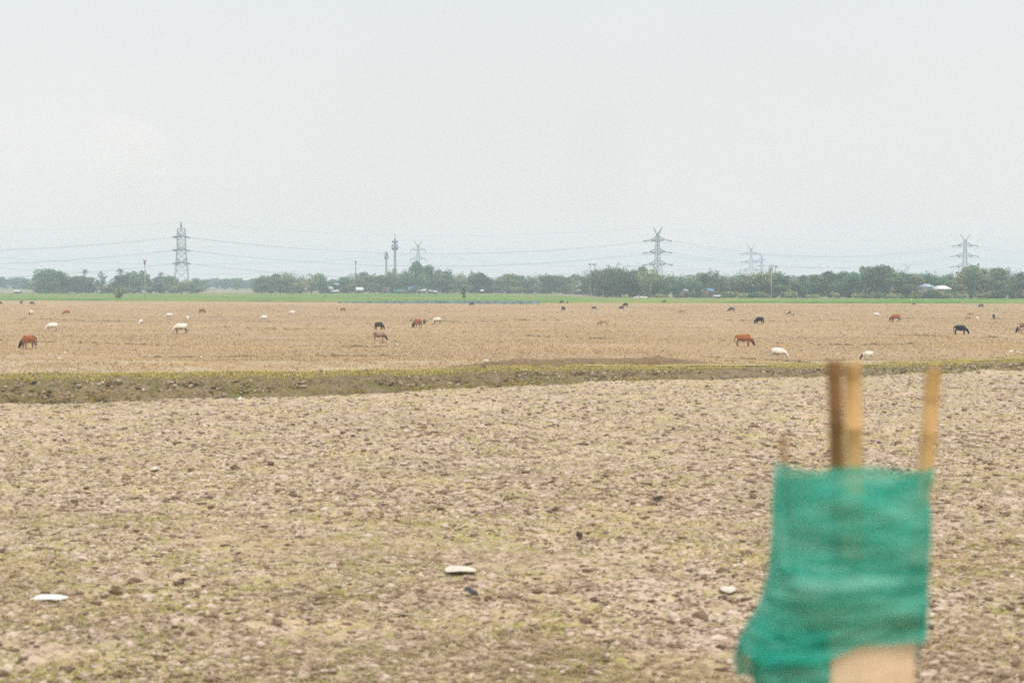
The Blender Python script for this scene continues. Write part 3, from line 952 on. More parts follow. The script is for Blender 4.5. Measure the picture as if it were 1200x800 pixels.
def span(A, B, sag, n=25):
    return [A.lerp(B, t) - Vector((0, 0, sag * 4 * t * (1 - t))) for t in np.linspace(0, 1, n)]


d12 = math.atan2(92, 343); d23 = math.atan2(161, 287)
P0 = pylon(-470, 905, math.radians(104), (d12, d12), 'pylon outside the picture at far left', True)
P1 = pylon(213, 1000, math.radians(97), (d12, d12), 'narrow lattice pylon at left, seen along its arms', True, .8, 1.0, ([0, 8, 24, 28, 37, 43], [5.2, 4.6, 3.3, 2.9, 2.75, 2.5]))
P2 = pylon(770.5, 1092, math.radians(-44), (d12, d12 + .15), 'dark lattice pylon right of centre with six clear insulator arms', True, 1.0)
P3 = pylon(1130.5, 1253, math.radians(-4), (d23, d23), 'wide-armed lattice pylon above the wood at far right', True, 1.1)
P4 = pylon(1480, 1400, math.radians(-40), (d23, d23), 'pylon outside the picture at far right', True)
for P in (P0, P4):
    pass
Q0 = pylon(-130, 1180, math.radians(90), (.3, .3), 'pylon outside the picture behind the left wood', False)
Q1 = pylon(490, 1353, math.radians(12), (.5, .5), 'slim grey pylon with hanging insulators, right of the platform mast', False, 1.0, .95)
Q2 = pylon(880, 1611, math.radians(-8), (.5, .5), 'pale hazy pylon right of the middle pylon', True, 1.25)
Q3 = pylon(892.5, 2150, math.radians(20), (.5, .5), 'faintest and farthest pylon, just right of the pale hazy one', False, 1.5)
Q4 = pylon(1500, 1900, math.radians(10), (.5, .5), 'pylon outside the picture behind the right wood', False)


def line_of(chain, sags, what, radius, grp):
    lv = {37.2: 'upper', 28.0: 'middle', 18.8: 'lower'}
    for z in ARM_Z:
        for s, side in ((-1, 'first'), (1, 'second')):
            m = MB()
            pts_all = []
            for (A, B, sg) in zip(chain[:-1], chain[1:], sags):
                a = [t for t in A[1] if t[0] == z and t[1] == s][0][2][1]
                b = [t for t in B[1] if t[0] == z and t[1] == s][0][2][0]
                m.tube(span(a, b, sg), radius, 4)
            tag(m.build('power_line', M_WIRE), '%s of two %s wires sagging along %s' % ('nearer' if s == -1 else 'farther', lv[z], what), 'power line', grp)
    for s in (0, 1):
        m = MB()
        for (A, B, sg) in zip(chain[:-1], chain[1:], sags):
            m.tube(span(A[2][s], B[2][s], sg * .8), radius * .28, 4)
        tag(m.build('earth_wire', M_WIRE), 'thin earth wire strung between pylon tops along %s' % what, 'power line', grp)


line_of([P0, P1, P2, P3, P4], [11, 10.5, 10.5, 10], 'the front pylon line', .075, 'wires of the front pylon line')
line_of([Q0, Q1, Q2, Q4], [12, 13, 13], 'the hazy rear pylon line', .05, 'wires of the rear pylon line')

# telecom masts
def mast(px, Y, H, w0, w1, label, parts):
    p = at_depth(px, 330, Y); root = empty('telecom_mast', (p.x, Y, 0)); tag(root, label, 'mast', 'masts above the wood')
    m = MB(); zs = np.linspace(-.3, H, 14)
    for a, b in zip(zs[:-1], zs[1:]):
        wa, wb = np.interp([a, b], [0, H], [w0, w1])
        c = [(math.cos(q * PI / 2 + .4), math.sin(q * PI / 2 + .4)) for q in range(4)]
        for q in range(4):
            m.bar((c[q][0] * wa, c[q][1] * wa, a), (c[q][0] * wb, c[q][1] * wb, b), .17)
            n = c[(q + 1) % 4]; m.bar((c[q][0] * wa, c[q][1] * wa, a), (n[0] * wb, n[1] * wb, b), .11)
    m.build('lattice_tower', M_STEEL_DARK, root)
    parts(root, H)
    return root


M_MASTRED = simple('faded_red_paint', (.22, .12, .10), .2, .6)
M_DECKBLUE = simple('blue_grey_paint', (.12, .15, .26), .2, .6)


def platforms(root, H):
    for z, r_, h_, mt, nm in ((H - 2.0, 1.9, 1.3, M_DECKBLUE, 'antenna_deck'), (H - 6.0, 2.3, .5, M_DECKBLUE, 'lower_deck')):
        d = MB(); d.tube([(0, 0, z - h_ / 2), (0, 0, z + h_ / 2)], r_, 14); d.build(nm, mt, root)
    g = MB(); d_ = 10
    for q in range(d_):
        a = 2 * PI * q / d_; g.bar((2.2 * math.cos(a), 2.2 * math.sin(a), H - 5.8), (1.5 * math.cos(a), 1.5 * math.sin(a), H - 3.6), .2)
    g.build('deck_railing', M_STEEL_DARK, root)
    b = MB(); b.tube([(0, 0, H - 7.3), (0, 0, H - 6.3)], [1.4, 2.3], 14); b.build('deck_bracket', M_MASTRED, root)
    r_ = MB(); r_.bar((0, 0, H), (0, 0, H + 3.4), .22); r_.build('lightning_rod', M_STEEL_DARK, root)


def panels(root, H):
    for q in range(6):
        a = 2 * PI * q / 6; z = H - (2.0 if q % 2 else 4.6)
        d = MB(); d.box((1.5 * math.cos(a), 1.5 * math.sin(a), z), (.35, .6, 2.2), a); d.bar((0, 0, z), (1.5 * math.cos(a), 1.5 * math.sin(a), z), .12); d.build('panel_antenna', M_STEEL_DARK, root)
    d = MB(); d.tube([(.6, -1.0, H - 3.7), (.6, -1.35, H - 3.7)], [.9, .7], 12); d.build('dish', M_CONC, root)


mast(463, 900, 32.5, .95, .5, 'telecom mast carrying two round platforms', platforms)
mast(452.8, 1000, 26.5, .8, .45, 'thin telecom mast with panel antennas, left of the platform mast', panels)

# ------------------------------------------------------------------ utility poles
def pole(px, base_y, top_y, label, arms=((0, 1.1),), mat=None, Y=None, r_=.15, insul=3, can=False):
    Y = Y or on_ground(px, base_y).y
    p = at_depth(px, 330, Y); H = at_depth(px, top_y, Y).z
    root = empty('utility_pole', (p.x, Y, 0)); tag(root, label, 'utility pole', 'utility poles')
    m = MB(); m.tube([(0, 0, -.3), (0, 0, H)], [r_ * 1.25, r_], 8); m.build('pole', mat or M_CONC, root)
    for dz, L in arms:
        a = MB(); a.box((0, -.05, H - .4 - dz), (2 * L, .12, .14)); a.build('cross_arm', M_STEEL_DARK, root)
        for k_ in range(insul):
            xx = -L + .15 + (2 * L - .3) * k_ / max(insul - 1, 1)
            i = MB(); i.tube([(xx, -.05, H - .34 - dz), (xx, -.05, H - .08 - dz), (xx, -.05, H + .04 - dz)], [.05, .11, .07], 6); i.build('insulator', M_INSUL, root)
    if can:
        c = MB(); c.tube([(0, -.22, H - 1.3), (0, -.22, H - .3)], [.24, .24], 10); c.build('transformer_can', M_MASTRED, root)
    return root


pole(170, 352.2, 304.5, 'slim utility pole with a reddish can, standing at the crop edge on the left', ((0, .45),), None, None, .11, 2, True)
pole(904, 350.5, 310.5, 'pale utility pole before the right wood', ((0, .8), (.9, .6)), None, None, .12)
pole(417, 343, 305.5, 'pole with a lamp-like head above the middle wood', ((.2, .5),), M_POST, 655, .17, 2, True)
root = empty('pole_frame', (at_depth(694, 330, 540).x, 540, 0)); tag(root, 'twin-pole frame with a crossbar before the pale bamboo', 'utility pole', 'utility poles')
Hf = at_depth(694, 309, 540).z
for sx in (-.85, .85):
    m = MB(); m.tube([(sx, 0, -.3), (sx, 0, Hf)], [.19, .16], 8); m.build('pole', M_CONC, root)
m = MB(); m.box((0, -.2, Hf - .25), (3.4, .16, .26)); m.build('cross_arm', M_STEEL_DARK, root)
m = MB(); m.box((0, -.2, Hf - 2.6), (1.9, .14, .2)); m.build('brace', M_STEEL_DARK, root)
root = empty('utility_pole', (at_depth(1063.5, 330, 640).x, 640, 0)); tag(root, 'small forked pole head above the right wood', 'utility pole', 'utility poles')
H5 = at_depth(1063, 314, 640).z
m = MB(); m.tube([(0, 0, -.3), (0, 0, H5)], [.2, .16], 8); m.build('pole', M_CONC, root)
for s in (-1, 1):
    m = MB(); m.bar((0, 0, H5 - .6), (s * 1.1, 0, H5 + 1.3), .17); m.build('cross_arm', M_STEEL_DARK, root)

# ------------------------------------------------------------------ farm buildings in the wood
M_MUD = simple('mud_wall', (.17, .14, .11), .2, .8)
M_PALEWALL = simple('pale_wall', (.27, .26, .24), .12, .8)
M_DOORM = simple('dark_door', (.05, .045, .04), .2, 2.0)


def tin(name, c):
    k = NT(name); p = k.pos()
    wv = k.n('ShaderNodeTexWave'); wv.inputs['Scale'].default_value = 4.0; k.l(p, wv.inputs['Vector'])
    st = k.noise(p, .8, 4)
    k.col(k.mix(k.ramp(st, [(.5, BW(0)), (.75, BW(.5))]), c, (c[0] * .6, c[1] * .5, c[2] * .45, 1)))
    k.bump(wv.outputs['Fac'], .4, .05); k.b.inputs['Roughness'].default_value = .45
    return k.m


TIN = {'white': tin('tin_white', (.72, .72, .70, 1)), 'blue': tin('tin_blue', (.10, .24, .42, 1)), 'grey': tin('tin_grey', (.42, .44, .46, 1)), 'paleblue': tin('tin_pale_blue', (.34, .42, .52, 1))}


def house(px, Y, wpx, eave, ridge, roof, wall, label, yaw=0.0, depth=4.5, name='farm_hut', hip=False, zb=0.0):
    p = at_depth(px, 330, Y); ze = at_depth(px, eave, Y).z; zr = at_depth(px, ridge, Y).z; w = wpx / FPX * Y
    ze = max(ze, zb + 1.0); zr = max(zr, ze + .35)
    root = empty(name, (p.x, Y, zb), yaw); tag(root, label, 'house', 'huts and farm roofs at the edge of the wood')
    m = MB(); m.box((0, 0, (ze - zb) / 2 - .1), (w * .86, depth * .86, ze - zb + .2)); m.build('wall', wall, root)
    hw, hd, e, r_ = w / 2, depth / 2, ze - zb - .12, zr - zb; t = .09
    ri = hw * (.55 if hip else 1.0)
    V = [(-hw, -hd, e), (hw, -hd, e), (ri, 0, r_), (-ri, 0, r_), (hw, hd, e), (-hw, hd, e)]
    V += [(a, b, c - t) for a, b, c in V]
    F = [(0, 1, 2, 3), (3, 2, 4, 5), (7, 6, 9, 8), (8, 9, 11, 10), (0, 6, 7, 1), (4, 10, 11, 5), (1, 7, 8, 2), (2, 8, 10, 4), (0, 3, 9, 6), (3, 5, 11, 9)]
    if hip: F += [(1, 4, 2), (0, 3, 5)]
    b = MB(); b.add(V, F); b.build('roof', roof, root)
    d = MB(); d.box((-w * .1, -depth * .43 - .03, min(1.8, e - .25) / 2), (.85, .07, min(1.8, e - .25))); d.build('door', M_DOORM, root)
    for sx in (-.3, .26):
        q = MB(); q.box((w * sx, -depth * .43 - .03, e * .58), (.7, .07, .6)); q.build('window', M_DOORM, root)
    return root


house(20.5, 660, 7.5, 342.0, 340.5, TIN['white'], M_PALEWALL, 'low white-roofed hut at the far left end of the wood')
house(386, 648, 7, 338.2, 335.6, TIN['grey'], M_MUD, 'grey-roofed hut just right of the dark low tree', .3)
house(393, 644, 9, 341.4, 339.6, TIN['grey'], M_MUD, 'low dark hut in front of the grey-roofed hut', 0)
house(421, 646, 9, 339.2, 336.6, TIN['white'], M_PALEWALL, 'small hut with a tilted white roof left of the platform mast', .25)
house(469, 642, 8, 341.0, 340.0, TIN['blue'], M_MUD, 'low blue-roofed shed left of the slanted blue roof', 0, 4, 'shed')
house(481, 650, 9, 338.4, 335.8, TIN['blue'], M_PALEWALL, 'hut with a slanted blue roof below the highest tree', .4)
house(493.5, 646, 12.5, 340.2, 338.0, TIN['white'], M_PALEWALL, 'long white-roofed hut below the highest tree', 0)
house(504, 648, 6, 341.0, 339.6, TIN['grey'], M_PALEWALL, 'pale little hut right of the long white roof', 0)
house(510, 640, 4, 342.2, 341.2, TIN['white'], M_PALEWALL, 'tiny white shed at the right end of the hut row', 0, 3, 'shed')
house(565, 646, 4, 340.5, 339.4, TIN['white'], M_PALEWALL, 'tiny white roof glinting low in the middle wood', 0, 3, 'shed')
house(637, 640, 6, 340.6, 338.2, TIN['grey'], M_PALEWALL, 'pale hut at the right end of the distant wood', .2)
house(830.5, 455, 8, 340.4, 338.0, TIN['blue'], M_MUD, 'blue-roofed hut under the umbrella-shaped tree', .35)
house(803, 455, 5, 340.2, 338.8, TIN['paleblue'], M_MUD, 'small pale blue shed roof left of the blue-roofed hut', .2, 3.5, 'shed')
house(840, 436, 9, 348.6, 347.3, TIN['grey'], M_PALEWALL, 'low grey shed roof just above the crop on the right', 0, 3, 'shed')
house(1086, 452, 12, 335.6, 332.6, TIN['paleblue'], M_PALEWALL, 'pale blue-roofed house left of the white farm roof', .25, 6, 'farmhouse', True)
house(1103.5, 446, 18, 338.0, 334.6, TIN['white'], M_PALEWALL, 'white hip-roofed farmhouse in the right wood', 0, 6, 'farmhouse', True)
house(1160, 430, 6, 345.8, 344.8, TIN['white'], M_PALEWALL, 'low white shed roof right of the farmhouse', 0, 3, 'shed')
house(1168, 432, 6, 345.3, 344.2, TIN['grey'], M_PALEWALL, 'low grey shed roof beside the small dark tree', 0, 3, 'shed')
for nm, px_, yy, wp, lb in (('tarpaulin', 745, 349.6, 6, 'small white sheet spread on bare soil before the bamboo'), ('tarpaulin', 754, 349.2, 9, 'long white sheet spread on bare soil under the middle pylon')):
    g0 = on_ground(px_, yy); w_ = wp / FPX * g0.y
    b = MB(); n_ = 12
    V = []; F = []
    for i in range(n_ + 1):
        for j in range(5):
            u, v = i / n_ - .5, j / 4 - .5
            V.append((u * w_, v * 3.0, .35 + .3 * math.sin(i * 1.7) * math.cos(j) - .6 * v * v * 2))
    for i in range(n_):
        for j in range(4): F.append((i * 5 + j, i * 5 + 5 + j, i * 5 + 6 + j, i * 5 + 1 + j))
    b.add(V, F); o = b.build(nm, M_WHITE_SCRAP, None, True, (g0.x, g0.y, .05)); tag(o, lb, 'sheet', 'white sheets on bare soil')

# teal net fence along the crop's front edge
A, B_ = on_ground(396, 355.0), on_ground(632, 356.4)
root = empty('net_fence', (A.x, A.y, 0)); tag(root, 'low teal net fence along the front edge of the green crop', 'fence')
m = MB(); nn = 160; V = []; F = []
for i in range(nn + 1):
    q = i / nn; p = A.lerp(B_, q) - A; hgt = (.35 + .45 * min(1, q * 1.6)) * (1 + .12 * math.sin(i * 1.9) + .08 * math.sin(i * .7))
    V += [(p.x, p.y + .1 * math.sin(i), .0), (p.x, p.y + .12 * math.sin(i * .8), hgt * .55), (p.x, p.y + .06 * math.sin(i * 2.1), hgt)]
for i in range(nn):
    for j in (0, 1): F.append((i * 3 + j, i * 3 + 3 + j, i * 3 + 4 + j, i * 3 + 1 + j))
m.add(V, F); m.build('net', M_TEAL, root)
for i in range(0, 25):
    p = A.lerp(B_, i / 24) - A; b = MB(); b.tube([(p.x, p.y - .05, -.2), (p.x, p.y - .05, .6 + .35 * min(1, i / 14))], .035, 6); b.build('post', M_POST, root)

# ------------------------------------------------------------------ cattle
def cow_mesh(name, pose):
    """zebu-like cow facing +X, feet at z=0, about 1.05 m at the back; one skinned continuous body"""
    V = []; E = []; R = []

    def v(p, r, parent=None):
        V.append(p); R.append(r if isinstance(r, tuple) else (r, r))
        if parent is not None: E.append((parent, len(V) - 1))
        return len(V) - 1
    pelvis = v((-.42, 0, .80), (.235, .27))
    belly = v((-.05, 0, .70), (.29, .33), pelvis)
    chest = v((.30, 0, .74), (.24, .29), belly)
    rump = v((-.60, 0, .83), (.16, .18), pelvis)
    t1 = v((-.70, 0, .80), .035, rump); t2 = v((-.735, .02, .56), .02, t1); t3 = v((-.735, .03, .38), .02, t2); v((-.735, .03, .28), .035, t3)
    hump = v((.30, 0, .94), (.12, .13), chest); v((.31, 0, .99), (.085, .09), hump)
    if pose == 'graze':
        n1 = v((.50, 0, .66), (.145, .20), chest); n2 = v((.62, .02, .49), (.10, .14), n1); poll = v((.72, .03, .36), (.10, .11), n2)
        fore = v((.76, .03, .26), (.09, .095), poll); v((.81, .035, .10), (.062, .066), v((.795, .035, .15), (.064, .07), fore))
        ears = (.69, .38, .03); hz = poll
    elif pose == 'graze_turned':
        n1 = v((.49, -.04, .66), (.145, .20), chest); n2 = v((.61, -.14, .53), (.10, .14), n1); poll = v((.68, -.24, .38), (.10, .11), n2)
        fore = v((.71, -.29, .27), (.09, .095), poll); v((.75, -.36, .11), (.062, .066), v((.74, -.34, .16), (.064, .07), fore))
        ears = (.65, .39, -.22); hz = poll
    else:
        n1 = v((.52, 0, .88), (.125, .17), chest); n2 = v((.67, 0, 1.02), (.09, .12), n1); poll = v((.80, 0, 1.12), (.095, .10), n2)
        fore = v((.89, 0, 1.07), (.085, .09), poll); v((1.05, 0, .98), (.055, .06), v((1.0, 0, 1.005), (.06, .066), fore))
        ears = (.76, 1.15, 0); hz = poll
    for s in (-1, 1):
        e = v((ears[0], ears[2] + s * .11, ears[1] + .01), (.035, .03), hz); v((ears[0] - .02, ears[2] + s * .22, ears[1] - .03), (.035, .018), e)
    st = {'graze': (.05, -.04, .03, -.06), 'graze_turned': (-.03, .07, -.05, .05), 'stand': (0, .03, -.02, .03)}[pose]
    for k_, s in enumerate((-1, 1)):
        o = st[k_]
        a = v((.31 + o * .2, s * .12, .58), (.085, .10), chest); b = v((.32 + o * .7, s * .12, .36), (.05, .055), a)
        c = v((.31 + o, s * .12, .12), (.034, .038), b); v((.335 + o, s * .12, .03), (.045, .042), c)
        o = st[2 + k_]
        a = v((-.44 + o * .2, s * .13, .60), (.11, .14), pelvis); b = v((-.50 + o * .6, s * .13, .40), (.055, .075), a)
        c = v((-.555 + o, s * .13, .33), (.045, .05), b); d = v((-.52 + o, s * .13, .12), (.036, .04), c); v((-.485 + o, s * .13, .03), (.046, .042), d)
    me = bpy.data.meshes.new(name + '_skin'); me.from_pydata(V, E, [])
    o = bpy.data.objects.new(name + '_skin', me); COL.objects.link(o)
    sk = o.modifiers.new('skin', 'SKIN'); sk.use_smooth_shade = True; sk.branch_smoothing = .6
    sl = me.skin_vertices[0].data
    for i, r_ in enumerate(R): sl[i].radius = (r_[0] * 1.22, r_[1] * 1.22)
    sl[0].use_root = True
    sub = o.modifiers.new('sub', 'SUBSURF'); sub.levels = 1; sub.render_levels = 1
    dg = bpy.context.evaluated_depsgraph_get(); dg.update()
    out = bpy.data.meshes.new_from_object(o.evaluated_get(dg)); out.name = name
    bpy.data.objects.remove(o); bpy.data.meshes.remove(me)
    for p in out.polygons: p.use_smooth = True
    out.materials.clear()
    return out


def hide(name, body, head=None, legs=None, belly=None, patch=None):
    head = head or body; legs = legs or body; belly = belly or body
    k = NT(name); tc = k.n('ShaderNodeTexCoord'); sp = k.n('ShaderNodeSeparateXYZ'); k.l(tc.outputs['Object'], sp.inputs[0])
    f = k.noise(tc.outputs['Object'], 4.0, 4)
    c = k.ramp(f, [(.3, tuple(x * .78 for x in body)), (.7, tuple(min(1, x * 1.15) for x in body))])
    if patch:
        pf = k.noise(tc.outputs['Object'], 1.7, 2); c = k.mix(k.ramp(pf, [(.5, BW(0)), (.53, BW(1))]), c, (*patch, 1))
    c = k.mix(k.mrange(sp.outputs[2], .66, .5), c, (*belly, 1))
    c = k.mix(k.mrange(sp.outputs[2], .5, .3), c, (*legs, 1))
    c = k.mix(k.mrange(sp.outputs[0], .56, .64), c, (*head, 1))
    c = k.mix(k.mrange(sp.outputs[0], -.66, -.74), c, (*tuple(x * .45 for x in body), 1))
    k.b.inputs['Roughness'].default_value = .7
    return k.col(c)


HIDE = {
    'brown': hide('hide_brown', (.33, .105, .02), (.10, .042, .016), (.2, .10, .045), (.24, .105, .045)),
    'brown_darkhead': hide('hide_brown_dark_head', (.30, .09, .017), (.014, .010, .008), (.27, .18, .11), (.28, .17, .10), (.14, .05, .018)),
    'darkbrown': hide('hide_dark_brown', (.05, .024, .015), (.035, .018, .012), (.12, .06, .03)),
    'white': hide('hide_white', (.78, .72, .63), (.62, .55, .46), (.60, .52, .42), (.45, .36, .28)),
    'white_darkleg': hide('hide_white_dark_legs', (.78, .71, .60), (.55, .48, .40), (.26, .20, .15), (.3, .2, .14)),
    'white_darkhead': hide('hide_white_dark_head', (.74, .67, .56), (.05, .05, .05), (.5, .42, .33)),
    'black': hide('hide_black', (.011, .010, .011)),
    'grey': hide('hide_grey', (.06, .055, .055), (.03, .03, .03), (.09, .08, .075)),
    'tan': hide('hide_tan', (.47, .30, .17), (.28, .17, .09), (.42, .28, .17), (.5, .36, .24)),
    'fawn_dark': hide('hide_fawn_dark_front', (.33, .215, .135), (.035, .02, .015), (.28, .18, .11), (.2, .12, .08), (.16, .085, .055)),
    'pied': hide('hide_pied', (.19, .065, .025), (.02, .014, .012), (.3, .2, .13), (.62, .52, .42), (.66, .58, .48)),
}
COWM = {p: cow_mesh('cow', p) for p in ('graze', 'graze_turned', 'stand')}

# px, foot y, back height in px, heading (0 = faces right, 180 = left, +90 away), pose, coat, label
G, T, S_ = 'graze', 'graze_turned', 'stand'
COWS = [
    (33, 409, 17, 236, G, 'brown_darkhead', 'rust brown cow with a black head, nearest animal at the left edge'),
    (61, 388.5, 11, 200, G, 'white', 'white grazing cow above and right of the rust brown cow'),
    (78, 369, 6, 180, G, 'brown', 'small orange brown calf grazing beyond the white cow on the left'),
    (37.5, 357.5, 4.3, 0, G, 'black', 'black cow near the far crop edge at far left'),
    (-.5, 357, 4.3, 0, G, 'black', 'black cow cut off by the left picture edge'),
    (25, 356.5, 4.2, 85, S_, 'darkbrown', 'thin dark animal seen end on, left of the far black cow'),
    (36.5, 369.5, 6.5, 260, G, 'white_darkhead', 'small pale animal seen end on below the far black cow'),
    (165, 380.5, 6.5, 255, G, 'white', 'small cream animal seen end on at the far left of three pale ones'),
    (198, 373.5, 7, 178, G, 'white', 'small white cow beyond the bigger white cow with dark hind legs'),
    (220, 376.5, 7.5, 300, T, 'white', 'narrow cream calf just behind the bigger white cow'),
    (211.5, 391.5, 13.5, 205, G, 'white_darkleg', 'bigger white cow with dark hind legs grazing below the pylon'),
    (237, 367.5, 6.3, -20, G, 'brown', 'small red brown cow far right of the white cows'),
    (309, 376, 7, 182, G, 'white', 'white cow with neck stretched down, alone in the field'),
    (342.5, 370, 6.3, 190, T, 'white', 'cream white cow far beyond, right of the lone white one'),
    (402, 365, 5, -25, G, 'brown', 'far orange brown cow grazing left of the dark pair'),
    (444.5, 386.5, 10, -35, G, 'darkbrown', 'dark brown calf standing right behind a fawn one'),
    (445, 400, 12, -8, G, 'fawn_dark', 'fawn cow with a dark head and shoulder in front of the dark calf'),
    (489, 384.5, 11.5, 232, G, 'brown_darkhead', 'brown cow with a dark head grazing toward the camera in the middle'),
    (497.5, 379.5, 6, 280, G, 'grey', 'small grey animal half hidden behind the middle brown cow'),
    (512, 379.5, 8.5, 212, G, 'white_darkleg', 'white cow with dark underside right of the middle brown cow'),
    (553, 358.6, 4.4, 175, G, 'black', 'black cow at the edge of the crop near the pollarded tree'),
    (658, 356, 4.1, 200, G, 'darkbrown', 'far dark cow on the crop edge right of the teal fence'),
    (660, 364, 5.2, -60, G, 'black', 'black calf end on, below the far dark cow'),
    (665, 355.8, 3, 100, S_, 'darkbrown', 'tiny dark animal on the crop edge right of the far dark cow'),
    (696, 363, 4.2, -15, G, 'black', 'far black cow alone left of the far black pair'),
    (728, 363, 4.3, -15, G, 'black', 'front one of the far black pair of cows'),
    (732.7, 360, 5.2, 205, G, 'black', 'rear one of the far black pair of cows'),
    (707, 381.5, 9, 188, G, 'tan', 'pale tan cow grazing leftward in the middle of the field'),
    (778, 355.3, 3.8, 170, G, 'grey', 'far grey cow at the crop edge below the middle pylon'),
    (799, 367.5, 6, 180, G, 'tan', 'small pale tan cow right of the far grey one'),
    (857, 365.5, 6, 178, G, 'grey', 'dark grey cow beyond the black one on the right'),
    (889.5, 380, 9.5, 205, G, 'black', 'black cow grazing leftward above the large brown cow'),
    (872, 406.5, 16, -18, G, 'brown', 'large rust brown cow grazing rightward near the bank'),
    (913, 422, 15.5, -28, G, 'white', 'white cow grazing right behind the bank beside the brown cow'),
    (925.5, 370.5, 6.5, -30, G, 'pied', 'small brown and white cow far right of the black one'),
    (829, 355, 2.8, 200, G, 'tan', 'far pale reddish calf at the crop edge under the blue roof'),
    (1049, 377, 10, 192, G, 'brown', 'brown cow grazing leftward below the dark broad tree'),
    (1027.5, 372, 5.8, -20, G, 'white', 'small white calf left of the brown cow'),
    (1017, 422, 11.5, 192, T, 'white_darkhead', 'white cow with a dark head behind the bank near the bamboo poles'),
    (1126, 392.3, 12, -20, G, 'black', 'largest black cow grazing rightward on the right'),
    (1199, 390.5, 13, 195, G, 'pied', 'brown and white cow cut off by the right picture edge'),
    (1149.5, 360.6, 4.8, 190, G, 'grey', 'grey cow at the crop edge near the right end'),
    (1164.5, 374, 6.2, 250, G, 'darkbrown', 'dark brown calf seen end on at the right'),
    (1138, 370, 5.4, 165, G, 'tan', 'tan calf facing away left of a cream calf'),
    (1145, 375.5, 5.2, 265, G, 'white', 'cream calf seen end on at the right'),
    (1134, 374, 4.4, 200, T, 'tan', 'small tan calf half hidden beside the tan calf'),
    (1129, 357, 3, 180, S_, 'tan', 'far pale tan cow at the crop edge at the right'),
    (1071, 357.5, 2.8, 10, G, 'darkbrown', 'tiny dark calf at the crop edge beside a white bird'),
]
protos = {}
for (px, fy, hp, hd, pose, coat, lab) in COWS:
    g0 = on_ground(px, fy)
    sc = hp / FPX * g0.y / 1.07
    sc = min(max(sc, .5), 1.22)
    if pose not in protos:
        o = link('cow', COWM[pose]); COWM[pose].materials.append(HIDE['brown']); protos[pose] = o
    else:
        o = protos[pose].copy(); COL.objects.link(o)
    gz = float(far_z(np.array([g0.x]), np.array([g0.y]))[0])
    o.location = (g0.x, g0.y, gz - .03 if fy < 400 else gz - .015)
    o.rotation_euler = (0, 0, math.radians(hd)); o.scale = (sc, sc, sc)
    o.material_slots[0].link = 'OBJECT'; o.material_slots[0].material = HIDE[coat]
    tag(o, lab, 'cow', 'cattle grazing on the stubble field')

# ------------------------------------------------------------------ white egrets and scraps
def egret_parts():
    b = MB(); b.tube([(-.2, 0, .3), (-.1, 0, .34), (.02, 0, .37), (.10, 0, .40), (.12, 0, .46), (.10, 0, .54), (.14, 0, .6), (.19, 0, .6)], [.012, .06, .085, .06, .03, .022, .03, .018], 8)
    k_ = MB(); k_.tube([(.18, 0, .6), (.28, 0, .585)], [.014, .004], 6)
    l = []
    for s in (-1, 1):
        q = MB(); q.tube([(0, s * .03, .32), (-.02, s * .03, .16), (.01, s * .03, 0)], [.012, .009, .009], 5); l.append(q.mesh('leg'))
    return b.mesh('body', True), k_.mesh('beak'), l


EGB, EGK, EGL = egret_parts()
EG = [(49, 368, 1.1, 0, 'white bird standing near the small pale animal at far left'), (461, 353.2, 1.3, 180, 'white bird at the crop edge left of the pollarded tree'),
      (561, 353, 1.4, 90, 'white bird in the crop just right of the pollarded tree'), (1068, 353.8, 1.4, 0, 'white bird in the crop beside the tiny dark calf'),
      (1085, 353.8, 1.2, 180, 'white bird in the crop right of the tiny dark calf')]
for px, fy, s, hd, lab in EG:
    g0 = on_ground(px, fy, .2 if fy < 355 else 0)
    root = empty('egret', (g0.x, g0.y, .25 if fy < 355 else 0), math.radians(hd)); root.scale = (s,) * 3
    tag(root, lab, 'bird', 'white birds among the cattle')
    link('body', EGB, M_EGRET, root); link('beak', EGK, M_BEAK, root)
    for q in EGL: link('leg', q, M_BEAK, root)


def scrap(px, py, wpx, mat, name, cat, label, group, zf, thick=.05, depth=.5, curl=.06, seed=0):
    g0 = on_ground(px, py); w = wpx / FPX * g0.y; r = random.Random(seed)
    V = []; F = []; n = 12; m_ = 6
    for lay in (0, 1):
        for i in range(n + 1):
            for j in range(m_ + 1):
                u, v = i / n * 2 - 1, j / m_ * 2 - 1
                edge = 1 - .22 * abs(u) ** 2 - .05 * math.sin(5 * u + seed)
                z = curl * (math.sin(2.4 * u + seed) * .6 + math.cos(3 * v + u * 2) * .35) + (thick if lay else 0) * (1 - .8 * max(abs(u), abs(v)) ** 6)
                V.append((u * w / 2 * (1 - .12 * v * v), v * depth / 2 * edge, z))
    K = (n + 1) * (m_ + 1)
    for i in range(n):
        for j in range(m_):
            a = i * (m_ + 1) + j
            F.append((a, a + 1, a + m_ + 2, a + m_ + 1)); F.append((K + a, K + a + m_ + 1, K + a + m_ + 2, K + a + 1))
    for i in range(n):
        for j in (0, m_):
            a = i * (m_ + 1) + j; F.append((a, a + m_ + 1, K + a + m_ + 1, K + a))
    for j in range(m_):
        for i in (0, n):
            a = i * (m_ + 1) + j; F.append((a, a + 1, K + a + 1, K + a))
    b = MB(); b.add(V, F)
    z = float(zf(np.array([g0.x]), np.array([g0.y]))[0])
    o = b.build(name, mat, None, True, (g0.x, g0.y, z + curl * .9 + .03)); o.rotation_euler = (0, 0, r.uniform(-.2, .2))
    tag(o, label, cat, group)


